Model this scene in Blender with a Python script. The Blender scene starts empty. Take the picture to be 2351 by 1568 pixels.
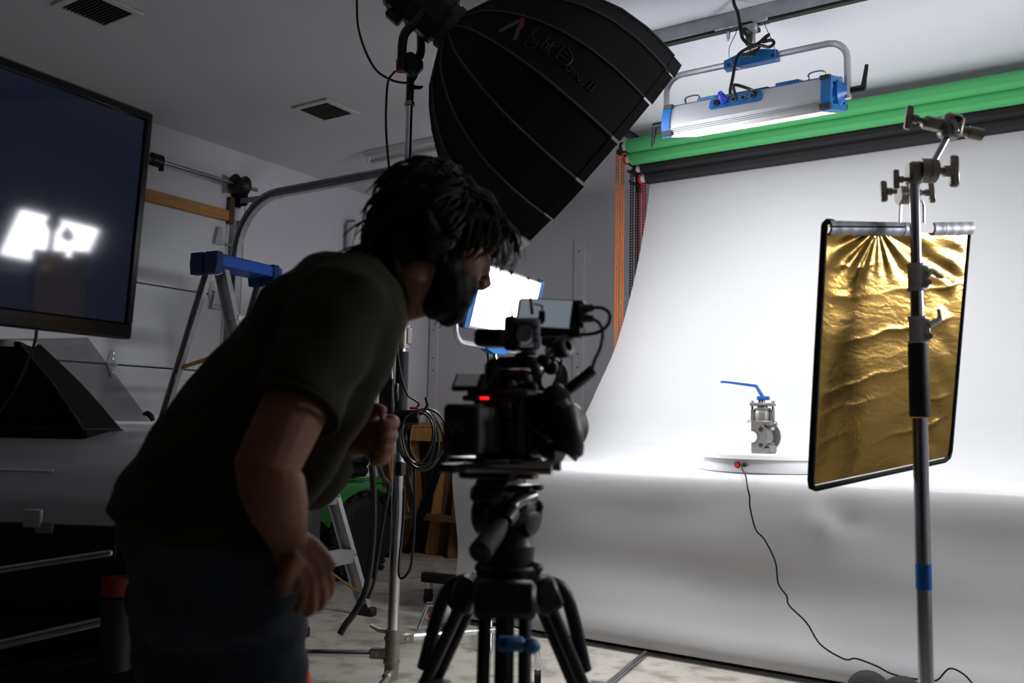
import bpy, bmesh, math, random
from mathutils import Vector, Matrix
random.seed(7)
SC = bpy.context.scene
COL = SC.collection
V = Vector
R = math.radians
# ------------------------------------------------------------------ camera
F_PX, CX, CY = 2000.0, 1175.5, 784.0
PITCH, ROLL, YAW, CAM_H = R(5.4), R(1.15), R(33.1), 1.0
_fw = V((-math.sin(YAW), math.cos(YAW), 0)); _up = V((0, 0, 1)); RT = _fw.cross(_up)
cf_ = _fw * math.cos(PITCH) + _up * math.sin(PITCH)
_u0 = _up * math.cos(PITCH) - _fw * math.sin(PITCH)
cr_ = RT * math.cos(ROLL) + _u0 * math.sin(ROLL)
cu_ = _u0 * math.cos(ROLL) - RT * math.sin(ROLL)
CAM = V((0, 0, CAM_H)); FW = _fw; UP = _up
cd = bpy.data.cameras.new('camera'); cam = bpy.data.objects.new('camera', cd); COL.objects.link(cam)
cam.matrix_world = Matrix(((cr_.x, cu_.x, -cf_.x, CAM.x), (cr_.y, cu_.y, -cf_.y, CAM.y), (cr_.z, cu_.z, -cf_.z, CAM.z), (0, 0, 0, 1)))
cd.sensor_width = 36; cd.lens = F_PX / 2351 * 36; cd.clip_start = .05; cd.clip_end = 60
cd.dof.use_dof = True; cd.dof.focus_distance = 3.7; cd.dof.aperture_fstop = 3.6
SC.camera = cam
# ------------------------------------------------------------------ world, exposure
w = bpy.data.worlds.new('World'); SC.world = w; w.use_nodes = True
w.node_tree.nodes['Background'].inputs[0].default_value = (0.0, 0.0, 0.0, 1)
w.node_tree.nodes['Background'].inputs[1].default_value = 0.0
SC.view_settings.view_transform = 'Standard'; SC.view_settings.look = 'None'
SC.view_settings.exposure = 0.68; SC.view_settings.gamma = 1; SC.view_settings.use_curve_mapping = False
SC.cycles.max_bounces = 6; SC.cycles.diffuse_bounces = 5; SC.cycles.glossy_bounces = 3; SC.cycles.transmission_bounces = 3; SC.cycles.transparent_max_bounces = 6; SC.cycles.adaptive_threshold = .03
SC.cycles.caustics_reflective = False; SC.cycles.caustics_refractive = False
SC.cycles.use_denoising = True; SC.cycles.use_light_tree = False
SC.cycles.sample_clamp_indirect = 6
# strengths of the real lamps (built further down)
LAMP_HANG, LAMP_STAND, LAMP_RIGHT, LAMP_DOME = 35.0, 31.0, 40.0, 2.3

def ray(px, py): return cf_ + cr_ * ((px - CX) / F_PX) - cu_ * ((py - CY) / F_PX)
def P(px, py, d): return CAM + ray(px, py) * d
def onz(px, py, z): v = ray(px, py); return CAM + v * ((z - CAM.z) / v.z)
def onx(px, py, x): v = ray(px, py); return CAM + v * (x / v.x)
def ony(px, py, y): v = ray(px, py); return CAM + v * (y / v.y)
def PZ(px, z, d):
    py = CY + F_PX / cu_.z * (cf_.z + cr_.z * (px - CX) / F_PX - (z - CAM.z) / d)
    return P(px, py, d)
# ------------------------------------------------------------------ materials
def lin(c):
    if isinstance(c, str): c = [int(c[i:i + 2], 16) / 255 for i in (0, 2, 4)]
    return tuple(x / 12.92 if x <= .04045 else ((x + .055) / 1.055) ** 2.4 for x in c) + (1,)
MATS = {}
def mat(name, col, rough=.5, metal=0, noise=0, nscale=8, bump=0, bscale=60, stretch=None, spec=.5, emit=0, trans=0, coat=0, sheen=0, col2=None, detail=4):
    if name in MATS: return MATS[name]
    m = bpy.data.materials.new(name); m.use_nodes = True; n = m.node_tree.nodes; l = m.node_tree.links
    b = n['Principled BSDF']; c = lin(col)
    b.inputs['Base Color'].default_value = c; b.inputs['Roughness'].default_value = rough; b.inputs['Metallic'].default_value = metal
    b.inputs['Specular IOR Level'].default_value = spec
    if coat: b.inputs['Coat Weight'].default_value = coat; b.inputs['Coat Roughness'].default_value = .08
    if sheen: b.inputs['Sheen Weight'].default_value = sheen
    if trans: b.inputs['Transmission Weight'].default_value = trans
    if emit: b.inputs['Emission Color'].default_value = c; b.inputs['Emission Strength'].default_value = emit; m.cycles.emission_sampling = 'NONE'
    if noise or bump:
        tc = n.new('ShaderNodeTexCoord'); mp = n.new('ShaderNodeMapping'); l.new(tc.outputs['Object'], mp.inputs[0])
        if stretch: mp.inputs['Scale'].default_value = stretch
    if noise:
        t = n.new('ShaderNodeTexNoise'); t.inputs['Scale'].default_value = nscale; t.inputs['Detail'].default_value = detail
        l.new(mp.outputs[0], t.inputs['Vector'])
        rp = n.new('ShaderNodeValToRGB'); d = lin(col2) if col2 else tuple(x * (1 - noise) for x in c[:3]) + (1,)
        rp.color_ramp.elements[0].position = .32; rp.color_ramp.elements[1].position = .68
        rp.color_ramp.elements[0].color = d; rp.color_ramp.elements[1].color = c
        l.new(t.outputs['Fac'], rp.inputs[0]); l.new(rp.outputs[0], b.inputs['Base Color'])
    if bump:
        t = n.new('ShaderNodeTexNoise'); t.inputs['Scale'].default_value = bscale; t.inputs['Detail'].default_value = 3
        l.new(mp.outputs[0], t.inputs['Vector'])
        bp = n.new('ShaderNodeBump'); bp.inputs['Strength'].default_value = bump; bp.inputs['Distance'].default_value = .01
        l.new(t.outputs['Fac'], bp.inputs['Height']); l.new(bp.outputs[0], b.inputs['Normal'])
    MATS[name] = m; return m
def emis(name, col, s):   # strong ones light the room, weak ones are only seen
    m = bpy.data.materials.new(name); m.use_nodes = True; n = m.node_tree.nodes; l = m.node_tree.links
    b = n['Principled BSDF']; b.inputs['Base Color'].default_value = (.6, .6, .6, 1); b.inputs['Roughness'].default_value = .6
    b.inputs['Emission Color'].default_value = lin(col); b.inputs['Emission Strength'].default_value = s
    m.cycles.emission_sampling = 'FRONT' if s > 1.9 else 'NONE'
    MATS[name] = m; return m
# ------------------------------------------------------------------ mesh builder
MW = {}
def orth(d):
    d = d.normalized(); a = V((0, 0, 1)) if abs(d.z) < .9 else V((1, 0, 0))
    x = d.cross(a).normalized(); return x, d.cross(x).normalized()
def basis(x, y, z, o=V((0, 0, 0))):
    return Matrix(((x[0], y[0], z[0], o[0]), (x[1], y[1], z[1], o[1]), (x[2], y[2], z[2], o[2]), (0, 0, 0, 1)))
def spl(pts, k=6, closed=False):
    pts = [V(p) for p in pts]; n = len(pts); out = []
    for i in range(n if closed else n - 1):
        g = lambda j: pts[j % n] if closed else pts[max(0, min(n - 1, j))]
        a, b, c, d = g(i - 1), g(i), g(i + 1), g(i + 2)
        for s in range(k):
            t = s / k
            out.append(.5 * ((2 * b) + (c - a) * t + (2 * a - 5 * b + 4 * c - d) * t * t + (3 * b - a - 3 * c + d) * t ** 3))
    if not closed: out.append(pts[-1])
    return out
class MB:
    def __init__(s, M=None): s.v = []; s.f = []; s.M = M
    def add(s, vs, fs):
        k = len(s.v); s.v += [(s.M @ V(p)) if s.M else V(p) for p in vs]; s.f += [[i + k for i in f] for f in fs]; return s
    def box(s, c, size, Rm=None, bev=0):
        c = V(c); hx, hy, hz = [x / 2 for x in size]; Rm = Rm.to_3x3() if Rm else Matrix.Identity(3)
        b = min(bev, hx * .95, hy * .95, hz * .95)
        vs = []; fs = []
        if b <= 0:
            for x in (-hx, hx):
                for y in (-hy, hy):
                    for z in (-hz, hz): vs.append(V((x, y, z)))
            fs = [(0, 1, 3, 2), (4, 6, 7, 5), (0, 4, 5, 1), (2, 3, 7, 6), (0, 2, 6, 4), (1, 5, 7, 3)]
        else:
            idx = {}
            for sx in (-1, 1):
                for sy in (-1, 1):
                    for sz in (-1, 1):
                        for k in range(3):
                            p = [sx * (hx - b), sy * (hy - b), sz * (hz - b)]; p[k] = (sx, sy, sz)[k] * (hx, hy, hz)[k]
                            idx[(sx, sy, sz, k)] = len(vs); vs.append(V(p))
            cyc = [(-1, -1), (1, -1), (1, 1), (-1, 1)]
            for k in range(3):
                a, e = (k + 1) % 3, (k + 2) % 3
                for sg in (-1, 1):
                    fc = []
                    for (p, q) in cyc:
                        t = [0, 0, 0]; t[k] = sg; t[a] = p; t[e] = q; fc.append(idx[tuple(t) + (k,)])
                    fs.append(fc if sg > 0 else fc[::-1])
            for k in range(3):
                a, e = (k + 1) % 3, (k + 2) % 3
                for sa in (-1, 1):
                    for se in (-1, 1):
                        def g(sk, kk):
                            t = [0, 0, 0]; t[k] = sk; t[a] = sa; t[e] = se; return idx[tuple(t) + (kk,)]
                        fs.append([g(-1, a), g(1, a), g(1, e), g(-1, e)])
            for sx in (-1, 1):
                for sy in (-1, 1):
                    for sz in (-1, 1): fs.append([idx[(sx, sy, sz, k)] for k in range(3)])
        return s.add([c + Rm @ p for p in vs], fs)
    def cyl(s, p0, p1, r0, r1=None, n=16, caps=True):
        return s.tube([p0, p1], [r0, r0 if r1 is None else r1], n, caps=caps)
    def tube(s, pts, r, n=8, closed=False, caps=True, flat=None):
        pts = [V(p) for p in pts]; m = len(pts); rr = r if isinstance(r, (list, tuple)) else [r] * m
        vs = []; fs = []; X = None
        for i in range(m):
            if closed: t = pts[(i + 1) % m] - pts[i - 1]
            else: t = pts[min(i + 1, m - 1)] - pts[max(i - 1, 0)]
            if t.length < 1e-9: t = V((0, 0, 1))
            t.normalize()
            if X is None: X, _ = orth(t)
            X = (X - t * X.dot(t)).normalized(); Y = t.cross(X)
            for j in range(n):
                a = 2 * math.pi * j / n; vs.append(pts[i] + (X * math.cos(a) + Y * math.sin(a) * (flat or 1)) * rr[i])
        for i in range(m if closed else m - 1):
            k = (i + 1) % m
            for j in range(n): fs.append((i * n + j, i * n + (j + 1) % n, k * n + (j + 1) % n, k * n + j))
        if not closed and caps: fs += [list(range(n))[::-1], [(m - 1) * n + j for j in range(n)]]
        return s.add(vs, fs)
    def lathe(s, c, ax, prof, n=24, caps=True, x=None):
        c = V(c); ax = V(ax).normalized(); X, Y = orth(ax)
        if x is not None: X = (V(x) - ax * V(x).dot(ax)).normalized(); Y = ax.cross(X)
        vs = [c + ax * t + (X * math.cos(2 * math.pi * j / n) + Y * math.sin(2 * math.pi * j / n)) * r for t, r in prof for j in range(n)]
        fs = [(i * n + j, i * n + (j + 1) % n, (i + 1) * n + (j + 1) % n, (i + 1) * n + j) for i in range(len(prof) - 1) for j in range(n)]
        if caps: fs += [list(range(n))[::-1], [(len(prof) - 1) * n + j for j in range(n)]]
        return s.add(vs, fs)
    def prism(s, poly, o, ex, ey, th):
        o, ex, ey = V(o), V(ex), V(ey); ez = ex.cross(ey).normalized() * th; n = len(poly)
        vs = [o + ex * a + ey * b for a, b in poly] + [o + ex * a + ey * b + ez for a, b in poly]
        fs = [list(range(n))[::-1], list(range(n, 2 * n))] + [(i, (i + 1) % n, n + (i + 1) % n, n + i) for i in range(n)]
        return s.add(vs, fs)
    def ell(s, c, rad, Rm=None, n=16, m=10):
        c = V(c); Rm = Rm.to_3x3() if Rm else Matrix.Identity(3); vs = []; fs = []
        for i in range(1, m):
            th = math.pi * i / m
            for j in range(n):
                a = 2 * math.pi * j / n
                vs.append(c + Rm @ V((rad[0] * math.sin(th) * math.cos(a), rad[1] * math.sin(th) * math.sin(a), rad[2] * math.cos(th))))
        top = len(vs); vs += [c + Rm @ V((0, 0, rad[2])), c + Rm @ V((0, 0, -rad[2]))]
        for i in range(m - 2):
            for j in range(n): fs.append((i * n + j, (i + 1) * n + j, (i + 1) * n + (j + 1) % n, i * n + (j + 1) % n))
        for j in range(n):
            fs.append((top, j, (j + 1) % n)); fs.append((top + 1, (m - 2) * n + (j + 1) % n, (m - 2) * n + j))
        return s.add(vs, fs)
    def loft(s, rings, caps=True):
        n = len(rings[0]); vs = [p for r_ in rings for p in r_]
        fs = [(i * n + j, i * n + (j + 1) % n, (i + 1) * n + (j + 1) % n, (i + 1) * n + j) for i in range(len(rings) - 1) for j in range(n)]
        if caps: fs += [list(range(n))[::-1], [(len(rings) - 1) * n + j for j in range(n)]]
        return s.add(vs, fs)
    def grid(s, fn, nu, nv, flip=False):
        vs = [fn(i / nu, j / nv) for i in range(nu + 1) for j in range(nv + 1)]
        fs = []
        for i in range(nu):
            for j in range(nv):
                q = [i * (nv + 1) + j, (i + 1) * (nv + 1) + j, (i + 1) * (nv + 1) + j + 1, i * (nv + 1) + j + 1]
                fs.append(q[::-1] if flip else q)
        return s.add(vs, fs)
    def sheet(s, fn, nu, nv, th):
        """a closed thin sheet: the grid fn(u,v), thickened by th along its normals"""
        P0 = [[V(fn(i / nu, j / nv)) for j in range(nv + 1)] for i in range(nu + 1)]
        vs = []; off = (nu + 1) * (nv + 1)
        back = []
        for i in range(nu + 1):
            for j in range(nv + 1):
                a = P0[min(i + 1, nu)][j] - P0[max(i - 1, 0)][j]; b = P0[i][min(j + 1, nv)] - P0[i][max(j - 1, 0)]
                nn = a.cross(b); nn = nn.normalized() if nn.length > 1e-9 else V((0, 0, 1))
                vs.append(P0[i][j]); back.append(P0[i][j] - nn * th)
        ix = lambda i, j: i * (nv + 1) + j
        fs = []
        for i in range(nu):
            for j in range(nv):
                fs.append((ix(i, j), ix(i + 1, j), ix(i + 1, j + 1), ix(i, j + 1)))
                fs.append((off + ix(i, j), off + ix(i, j + 1), off + ix(i + 1, j + 1), off + ix(i + 1, j)))
        for i in range(nu):
            fs.append((ix(i, 0), off + ix(i, 0), off + ix(i + 1, 0), ix(i + 1, 0))); fs.append((ix(i, nv), ix(i + 1, nv), off + ix(i + 1, nv), off + ix(i, nv)))
        for j in range(nv):
            fs.append((ix(0, j), ix(0, j + 1), off + ix(0, j + 1), off + ix(0, j))); fs.append((ix(nu, j), off + ix(nu, j), off + ix(nu, j + 1), ix(nu, j + 1)))
        return s.add(vs + back, fs)
    def mesh(s, name, inv=None, smooth=True, ang=38):
        me = bpy.data.meshes.new(name)
        me.from_pydata([tuple(inv @ p) if inv else tuple(p) for p in s.v], [], s.f)
        bm = bmesh.new(); bm.from_mesh(me); bmesh.ops.recalc_face_normals(bm, faces=bm.faces); bm.to_mesh(me); bm.free()
        if smooth:
            me.polygons.foreach_set('use_smooth', [True] * len(me.polygons)); me.set_sharp_from_angle(angle=R(ang))
        me.update(); return me
    def build(s, name, m, parent=None, label=None, cat=None, group=None, kind=None, smooth=True, ang=38):
        inv = MW[parent].inverted() if parent is not None else None
        me = s.mesh(name, inv, smooth, ang); me.materials.append(m)
        o = bpy.data.objects.new(name, me); COL.objects.link(o)
        if parent is not None: o.parent = parent; MW[o] = MW[parent]
        else: MW[o] = Matrix.Identity(4)
        return tag(o, label, cat, group, kind)
def tag(o, label=None, cat=None, group=None, kind=None):
    if label: o['label'] = label
    if cat: o['category'] = cat
    if group: o['group'] = group
    if kind: o['kind'] = kind
    return o
def thing(name, label, cat, loc=(0, 0, 0), M=None, group=None, kind=None):
    o = bpy.data.objects.new(name, None); COL.objects.link(o); o.empty_display_size = .1
    M = M or Matrix.Translation(V(loc)); o.matrix_world = M; MW[o] = M.copy()
    return tag(o, label, cat, group, kind)
def dup(o, dM, label=None, parent=None):
    """copy a thing, its parts and sub-parts, moved by the world matrix dM"""
    c = o.copy(); COL.objects.link(c); MW[c] = dM @ MW[o] if parent is None else MW[parent]
    if parent is None: c.matrix_world = MW[c]
    else: c.parent = parent
    if label: c['label'] = label
    for ch in [x for x in bpy.data.objects if x.parent == o]: dup(ch, dM, None, c)
    return c
def single(name, mb, m, label, cat, group=None, base=None, **kw):
    """a one-mesh thing with its origin at its base"""
    lo = V((sum(p.x for p in mb.v) / len(mb.v), sum(p.y for p in mb.v) / len(mb.v), min(p.z for p in mb.v)))
    inv = Matrix.Translation(-lo); me = mb.mesh(name, inv, **kw); me.materials.append(m)
    o = bpy.data.objects.new(name, me); COL.objects.link(o); o.location = lo; MW[o] = Matrix.Translation(lo)
    return tag(o, label, cat, group)
def Rx(a): return Matrix.Rotation(a, 4, 'X')
def Ry(a): return Matrix.Rotation(a, 4, 'Y')
def Rz(a): return Matrix.Rotation(a, 4, 'Z')
def T(*p): return Matrix.Translation(V(p) if len(p) == 3 else p[0])

M_WALL = mat('painted_wall', 'd9d9df', .6, noise=.05, nscale=3, bump=.05, bscale=120)
M_CEIL = mat('ceiling_paint', 'dddde2', .75, noise=.04, nscale=2)
M_DOOR = mat('door_enamel', 'd6d8db', .42, noise=.04, nscale=4)
M_BLACKM = mat('black_metal', '0d0d0e', .38, .0, noise=.2, nscale=40)
M_BLACKP = mat('black_plastic', '0c0c0d', .45, 0, noise=.15, nscale=50)
M_RUBBER = mat('black_rubber', '0a0a0a', .7, 0, bump=.2, bscale=90)
M_CABLE = mat('cable_jacket', '0b0b0c', .42, noise=.1, nscale=30)
M_CLOTHB = mat('black_fabric', '050506', .8, bump=.15, bscale=400, spec=.25)
M_GREYTR = mat('grey_piping', '3a3a3c', .6, noise=.1, nscale=60)
M_CHROME = mat('chrome', 'e2e2e6', .17, 1, noise=.06, nscale=20)
M_STEEL = mat('brushed_steel', 'a8a8ac', .32, 1, noise=.1, nscale=50, stretch=(1, 1, 8))
M_CAST = mat('cast_metal', '8d877e', .42, .6, noise=.12, nscale=60, bump=.08, bscale=200)
M_GALV = mat('galvanised_steel', 'bcc0c4', .42, .3, noise=.25, nscale=18)
M_DARKST = mat('dark_steel', '3a3836', .45, .7, noise=.3, nscale=30)
M_ALU = mat('aluminium', 'c9c9cc', .38, .75, noise=.08, nscale=40, stretch=(1, 1, .1))
M_SILVER = mat('silver_paint', 'b9bbc0', .4, .35, noise=.05, nscale=30)
M_BLUE = mat('blue_paint', '1766ad', .4, noise=.1, nscale=30, spec=.5)
M_DBLUE = mat('blue_plastic', '0a4fb5', .45, noise=.1, nscale=30)
M_RED = mat('red_plastic', 'c3161d', .45, noise=.1, nscale=30)
M_WHITEP = mat('white_plastic', 'dadada', .4, noise=.04, nscale=30)
M_WOOD = mat('pine_wood', 'b98449', .6, noise=.35, nscale=6, stretch=(6, 6, .8), bump=.1, bscale=40)
M_WOODY = mat('header_pine', 'c08a4c', .6, noise=.35, nscale=6, stretch=(6, .5, 6), bump=.1, bscale=40)
M_WOODD = mat('old_wood', '6d5238', .7, noise=.4, nscale=7, stretch=(6, 6, .8), bump=.1, bscale=40)
M_PAPER = mat('backdrop_paper', 'e4e4e4', .75, noise=.02, nscale=2, bump=.02, bscale=8)
def paper_mat():
    m = MATS['backdrop_paper']; n = m.node_tree.nodes; l = m.node_tree.links; b = n['Principled BSDF']; out = n['Material Output']
    tr = n.new('ShaderNodeBsdfTranslucent'); tr.inputs['Color'].default_value = lin('e4e4e4'); mx = n.new('ShaderNodeMixShader'); mx.inputs[0].default_value = .5
    l.new(b.outputs[0], mx.inputs[1]); l.new(tr.outputs[0], mx.inputs[2]); l.new(mx.outputs[0], out.inputs[0])
paper_mat()
M_BRASS = mat('brass_zinc', 'b08d3a', .35, .8, noise=.2, nscale=40)
# ------------------------------------------------------------------ the room
X0, X1, Y0, Y1, ZC = -4.46, 2.9, -2.6, 5.6, 2.7
def floor_mat():
    m = mat('concrete', 'bbb5ab', .55, noise=.3, nscale=1.3, bump=.08, bscale=60, detail=9)
    n = m.node_tree.nodes; l = m.node_tree.links; b = n['Principled BSDF']
    t = n.new('ShaderNodeTexNoise'); t.inputs['Scale'].default_value = 9; t.inputs['Detail'].default_value = 8
    tc = n.new('ShaderNodeTexCoord'); l.new(tc.outputs['Object'], t.inputs['Vector'])
    rp = n.new('ShaderNodeValToRGB'); rp.color_ramp.elements[0].position = .36; rp.color_ramp.elements[1].position = .52
    rp.color_ramp.elements[0].color = lin('6a5a44'); rp.color_ramp.elements[1].color = (1, 1, 1, 1)
    mx = n.new('ShaderNodeMix'); mx.data_type = 'RGBA'; mx.blend_type = 'MULTIPLY'; mx.inputs[0].default_value = .45
    old = b.inputs['Base Color'].links[0].from_socket
    l.new(t.outputs['Fac'], rp.inputs[0]); l.new(old, mx.inputs[6]); l.new(rp.outputs[0], mx.inputs[7]); l.new(mx.outputs[2], b.inputs['Base Color'])
    return m
MB().box(((X0 + X1) / 2, (Y0 + Y1) / 2, -.05), (X1 - X0 + .3, Y1 - Y0 + .3, .1)).build('floor', floor_mat(), kind='structure', label='bare grey concrete floor with brown stains')
MB().box(((X0 + X1) / 2, (Y0 + Y1) / 2, ZC + .05), (X1 - X0 + .3, Y1 - Y0 + .3, .1)).build('ceiling', M_CEIL, kind='structure', label='plain white painted ceiling')
DY0, DY1, DZ = -1.6, 3.53, 2.235          # garage door opening in the left wall
wl = MB(); wt = .14
wl.box((X0 - wt / 2, (DY1 + Y1) / 2, ZC / 2), (wt, Y1 - DY1, ZC)).box((X0 - wt / 2, (Y0 + DY0) / 2, ZC / 2), (wt, DY0 - Y0, ZC)).box((X0 - wt / 2, (DY0 + DY1) / 2, (DZ + ZC) / 2), (wt, DY1 - DY0, ZC - DZ))
wl.build('wall_left', M_WALL, kind='structure', label='white wall around the garage door')
MB().box(((X0 + X1) / 2, Y1 + .07, ZC / 2), (X1 - X0 + .28, .14, ZC)).build('wall_back', M_WALL, kind='structure', label='white wall behind the paper backdrop')
MB().box((X1 + .07, (Y0 + Y1) / 2, ZC / 2), (.14, Y1 - Y0, ZC)).build('wall_right', M_WALL, kind='structure', label='white wall on the right side')
MB().box(((X0 + X1) / 2, Y0 - .07, ZC / 2), (X1 - X0 + .28, .14, ZC)).build('wall_front', mat('far_wall_paint', '3c3c3e', .7, noise=.05, nscale=3), kind='structure', label='grey wall behind the photographer')
# the sectional garage door, its panels one by one
door = thing('door_1', 'white sectional garage door with flush panels', None, (X0 - .03, (DY0 + DY1) / 2, 0), kind='structure')
zs = [.0, .335, .81, 1.282, 1.756, 2.235]
for i in range(5):
    MB().box((X0 - .02, (DY0 + DY1) / 2, (zs[i] + zs[i + 1]) / 2), (.045, DY1 - DY0 - .004, zs[i + 1] - zs[i] - .007), bev=.004).build('panel', M_DOOR, door)
def hinge(y, z, s=1.0):
    h = MB(); o = V((X0 + .004, y, z))
    h.prism([(-.028 * s, -.005), (0, -.075 * s), (.028 * s, -.005)], o, (0, 1, 0), (0, 0, 1), .006)
    h.prism([(-.028 * s, .005), (.028 * s, .005), (.012 * s, .075 * s), (0, .085 * s), (-.012 * s, .075 * s)], o, (0, 1, 0), (0, 0, 1), .006)
    h.cyl(o + V((.008, -.03 * s, 0)), o + V((.008, .03 * s, 0)), .009, n=10)
    hp = h.build('hinge', M_GALV, door)
    for dz in (-.045, .03, .06): MB().cyl(o + V((.004, 0, dz * s)), o + V((.016, 0, dz * s)), .006, n=8).build('bolt', M_CHROME, hp)
hp_ = onx(255, 828, X0); hinge(hp_.y, 1.282, 1.0)
for y in (hp_.y - 1.2, hp_.y - 2.4): hinge(y, 1.282)
for z in (1.756, 1.282): hinge(3.44, z)
for k, z in enumerate((2.12, 1.72, 1.26)):
    b = MB(); b.prism([(-.03, -.05), (.03, -.05), (.012, .06), (-.012, .06)], (X0 + .004, 3.455, z), (0, 1, 0), (0, 0, 1), .03)
    b.cyl((X0 + .03, 3.44, z - .03), (X0 + .03, 3.56, z - .04), .007, n=10)
    b.build('roller_bracket', M_GALV, door)
MB().box((X0 + .02, (DY0 + 3.515) / 2 + .0, 2.262), (.04, 3.515 - DY0, .066), bev=.003).build('trim_1', M_WOODY, kind='structure', label='knotty pine header board above the garage door')
MB().box((X0 + .02, 3.535, 2.30), (.04, .036, .17), bev=.003).build('trim_2', M_WOODD, kind='structure', label='short upright wood block at the end of the header board')
# torsion shaft and drum
ts = thing('torsion_shaft', 'dark steel torsion shaft with drum above the garage door', 'door hardware', (X0 + .11, 2.5, 2.445))
sx, sz = X0 + .11, 2.45
MB().cyl((sx, -1.2, sz), (sx, 3.66, sz), .0127, n=14).build('shaft', M_STEEL, ts)
MB().cyl((sx, 2.0, sz), (sx, 2.93, sz), .03, n=18).build('spring', M_DARKST, ts)
d = MB().lathe((sx, 3.47, sz), (0, 1, 0), [(0, .02), (.0, .05), (.012, .062), (.03, .05), (.06, .05), (.085, .066), (.095, .062), (.1, .02)], 22); d.build('cable_drum', M_DARKST, ts)
MB().cyl((sx, 2.9, sz), (sx, 2.965, sz), .037, n=14).box((sx, 2.97, sz - .03), (.03, .02, .05), bev=.004).build('winding_cone', M_BLACKM, ts)
MB().box((X0 + .055, 3.59, sz - .03), (.11, .008, .17), bev=.002).box((X0 + .006, 3.585, sz - .03), (.012, .07, .17)).build('bearing_plate', M_DARKST, ts)
# the track
tk = thing('door_track', 'galvanised garage door track curving up to the ceiling', 'track', (X0 + .06, 3.58, 0))
ty, tx = 3.585, X0 + .06
hz = onz  # noqa
zt = ony(1000, 380, ty).z
pv = [(tx, ty, .02), (tx, ty, 1.2), (tx, ty, 2.0)]
rad = .36
cz = zt - rad
pv = [V((tx, ty, .02)), V((tx, ty, 1.0)), V((tx, ty, cz))] + [V((tx + rad - rad * math.cos(a), ty, cz + rad * math.sin(a))) for a in [R(x) for x in range(9, 90, 9)]] + [V((tx + rad, ty, zt)), V((tx + 1.2, ty, zt + .0)), V((tx + 2.6, ty, zt + .02))]
def channel(pts, wy, dep, th):
    """C channel swept in the x-z plane: open towards -y"""
    mb = MB(); prof = [(-dep / 2, 0), (dep / 2, 0), (dep / 2, -wy), (dep / 2 - th, -wy), (dep / 2 - th, -th), (-dep / 2 + th, -th), (-dep / 2 + th, -wy), (-dep / 2, -wy)]
    rings = []
    for i, p in enumerate(pts):
        t = (pts[min(i + 1, len(pts) - 1)] - pts[max(i - 1, 0)]).normalized(); nrm = V((-t.z, 0, t.x))
        rings.append([p + nrm * a + V((0, b, 0)) for a, b in prof])
    return mb.loft(rings)
channel(pv, .04, .052, .004).build('channel', M_GALV, tk, ang=25)
MB().box((X0 + .025, ty + .018, 1.15), (.05, .006, 2.2)).box((X0 + .004, ty + .045, 1.15), (.006, .05, 2.2)).build('jamb_angle', M_GALV, tk)
a0, a1 = V((X0 + .05, ty, 2.37)), V((tx + .36, ty, zt - .012))
dv = (a1 - a0); ab = MB(); ab.box((a0 + a1) / 2, (dv.length, .004, .035), basis(dv.normalized(), V((0, 1, 0)), dv.normalized().cross(V((0, 1, 0))))); ab.build('angle_brace', M_GALV, tk)
MB().tube([(X0 + .06, ty + .03, 2.36), (X0 + .06, ty + .03, .1)], .0025, 6).build('lift_cable', M_STEEL, tk)
MB().box((tx + 2.2, ty + .02, (zt + ZC) / 2), (.03, .03, ZC - zt)).build('ceiling_hanger', M_GALV, tk)
# ceiling vents
def vent(corners, label):
    c = [onz(x, y, ZC) for x, y in corners]
    o = sum(c, V((0, 0, 0))) / 4; ex = ((c[1] - c[0]) + (c[2] - c[3])) / 2; ey = ((c[3] - c[0]) + (c[2] - c[1])) / 2
    w_, h_ = ex.length, ey.length
    # room aligned
    ax = V((1, 0, 0)) if abs(ex.x) > abs(ex.y) else V((0, 1, 0)); ay = V((0, 1, 0)) if ax.x else V((1, 0, 0))
    w_, h_ = abs(ex.dot(ax)), abs(ey.dot(ay))
    t = thing('ceiling_vent', label, 'vent', o, group='ceiling vents')
    fr = MB(); bw = .035
    for sgn in (-1, 1):
        s1 = ax * (w_ / 2 - bw / 2) * sgn; fr.box(o + s1 - V((0, 0, .006)), [abs(x) for x in (ax * bw + ay * h_)][:2] + [.012], bev=.003)
        s2 = ay * (h_ / 2 - bw / 2) * sgn; fr.box(o + s2 - V((0, 0, .0062)), [abs(x) for x in (ax * (w_ - bw) + ay * bw)][:2] + [.012], bev=.003)
    fr.build('frame', M_WHITEP, t)
    MB().box(o - V((0, 0, .001)), [abs(x) for x in (ax * (w_ - 2 * bw) + ay * (h_ - 2 * bw))][:2] + [.002]).build('duct_opening', M_BLACKM, t)
    n = 12
    for i in range(n):
        q = o + ay * ((i + .5) / n - .5) * (h_ - 2 * bw) - V((0, 0, .011))
        ang = R(62); e2 = ay * math.cos(ang) + V((0, 0, 1)) * math.sin(ang)
        MB().box(q, (w_ - 2 * bw, .0125, .0015), basis(ax, e2, ax.cross(e2))).build('slat', mat('vent_slat', '8d8780', .5, noise=.1), t)
    return t
vent([(668, 243), (757, 225), (826, 259), (742, 279)], 'louvred ceiling vent nearer the lamp stand')
vent([(115, 8), (205, -32), (336, 34), (240, 62)], 'louvred ceiling vent at the top left corner')
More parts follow.
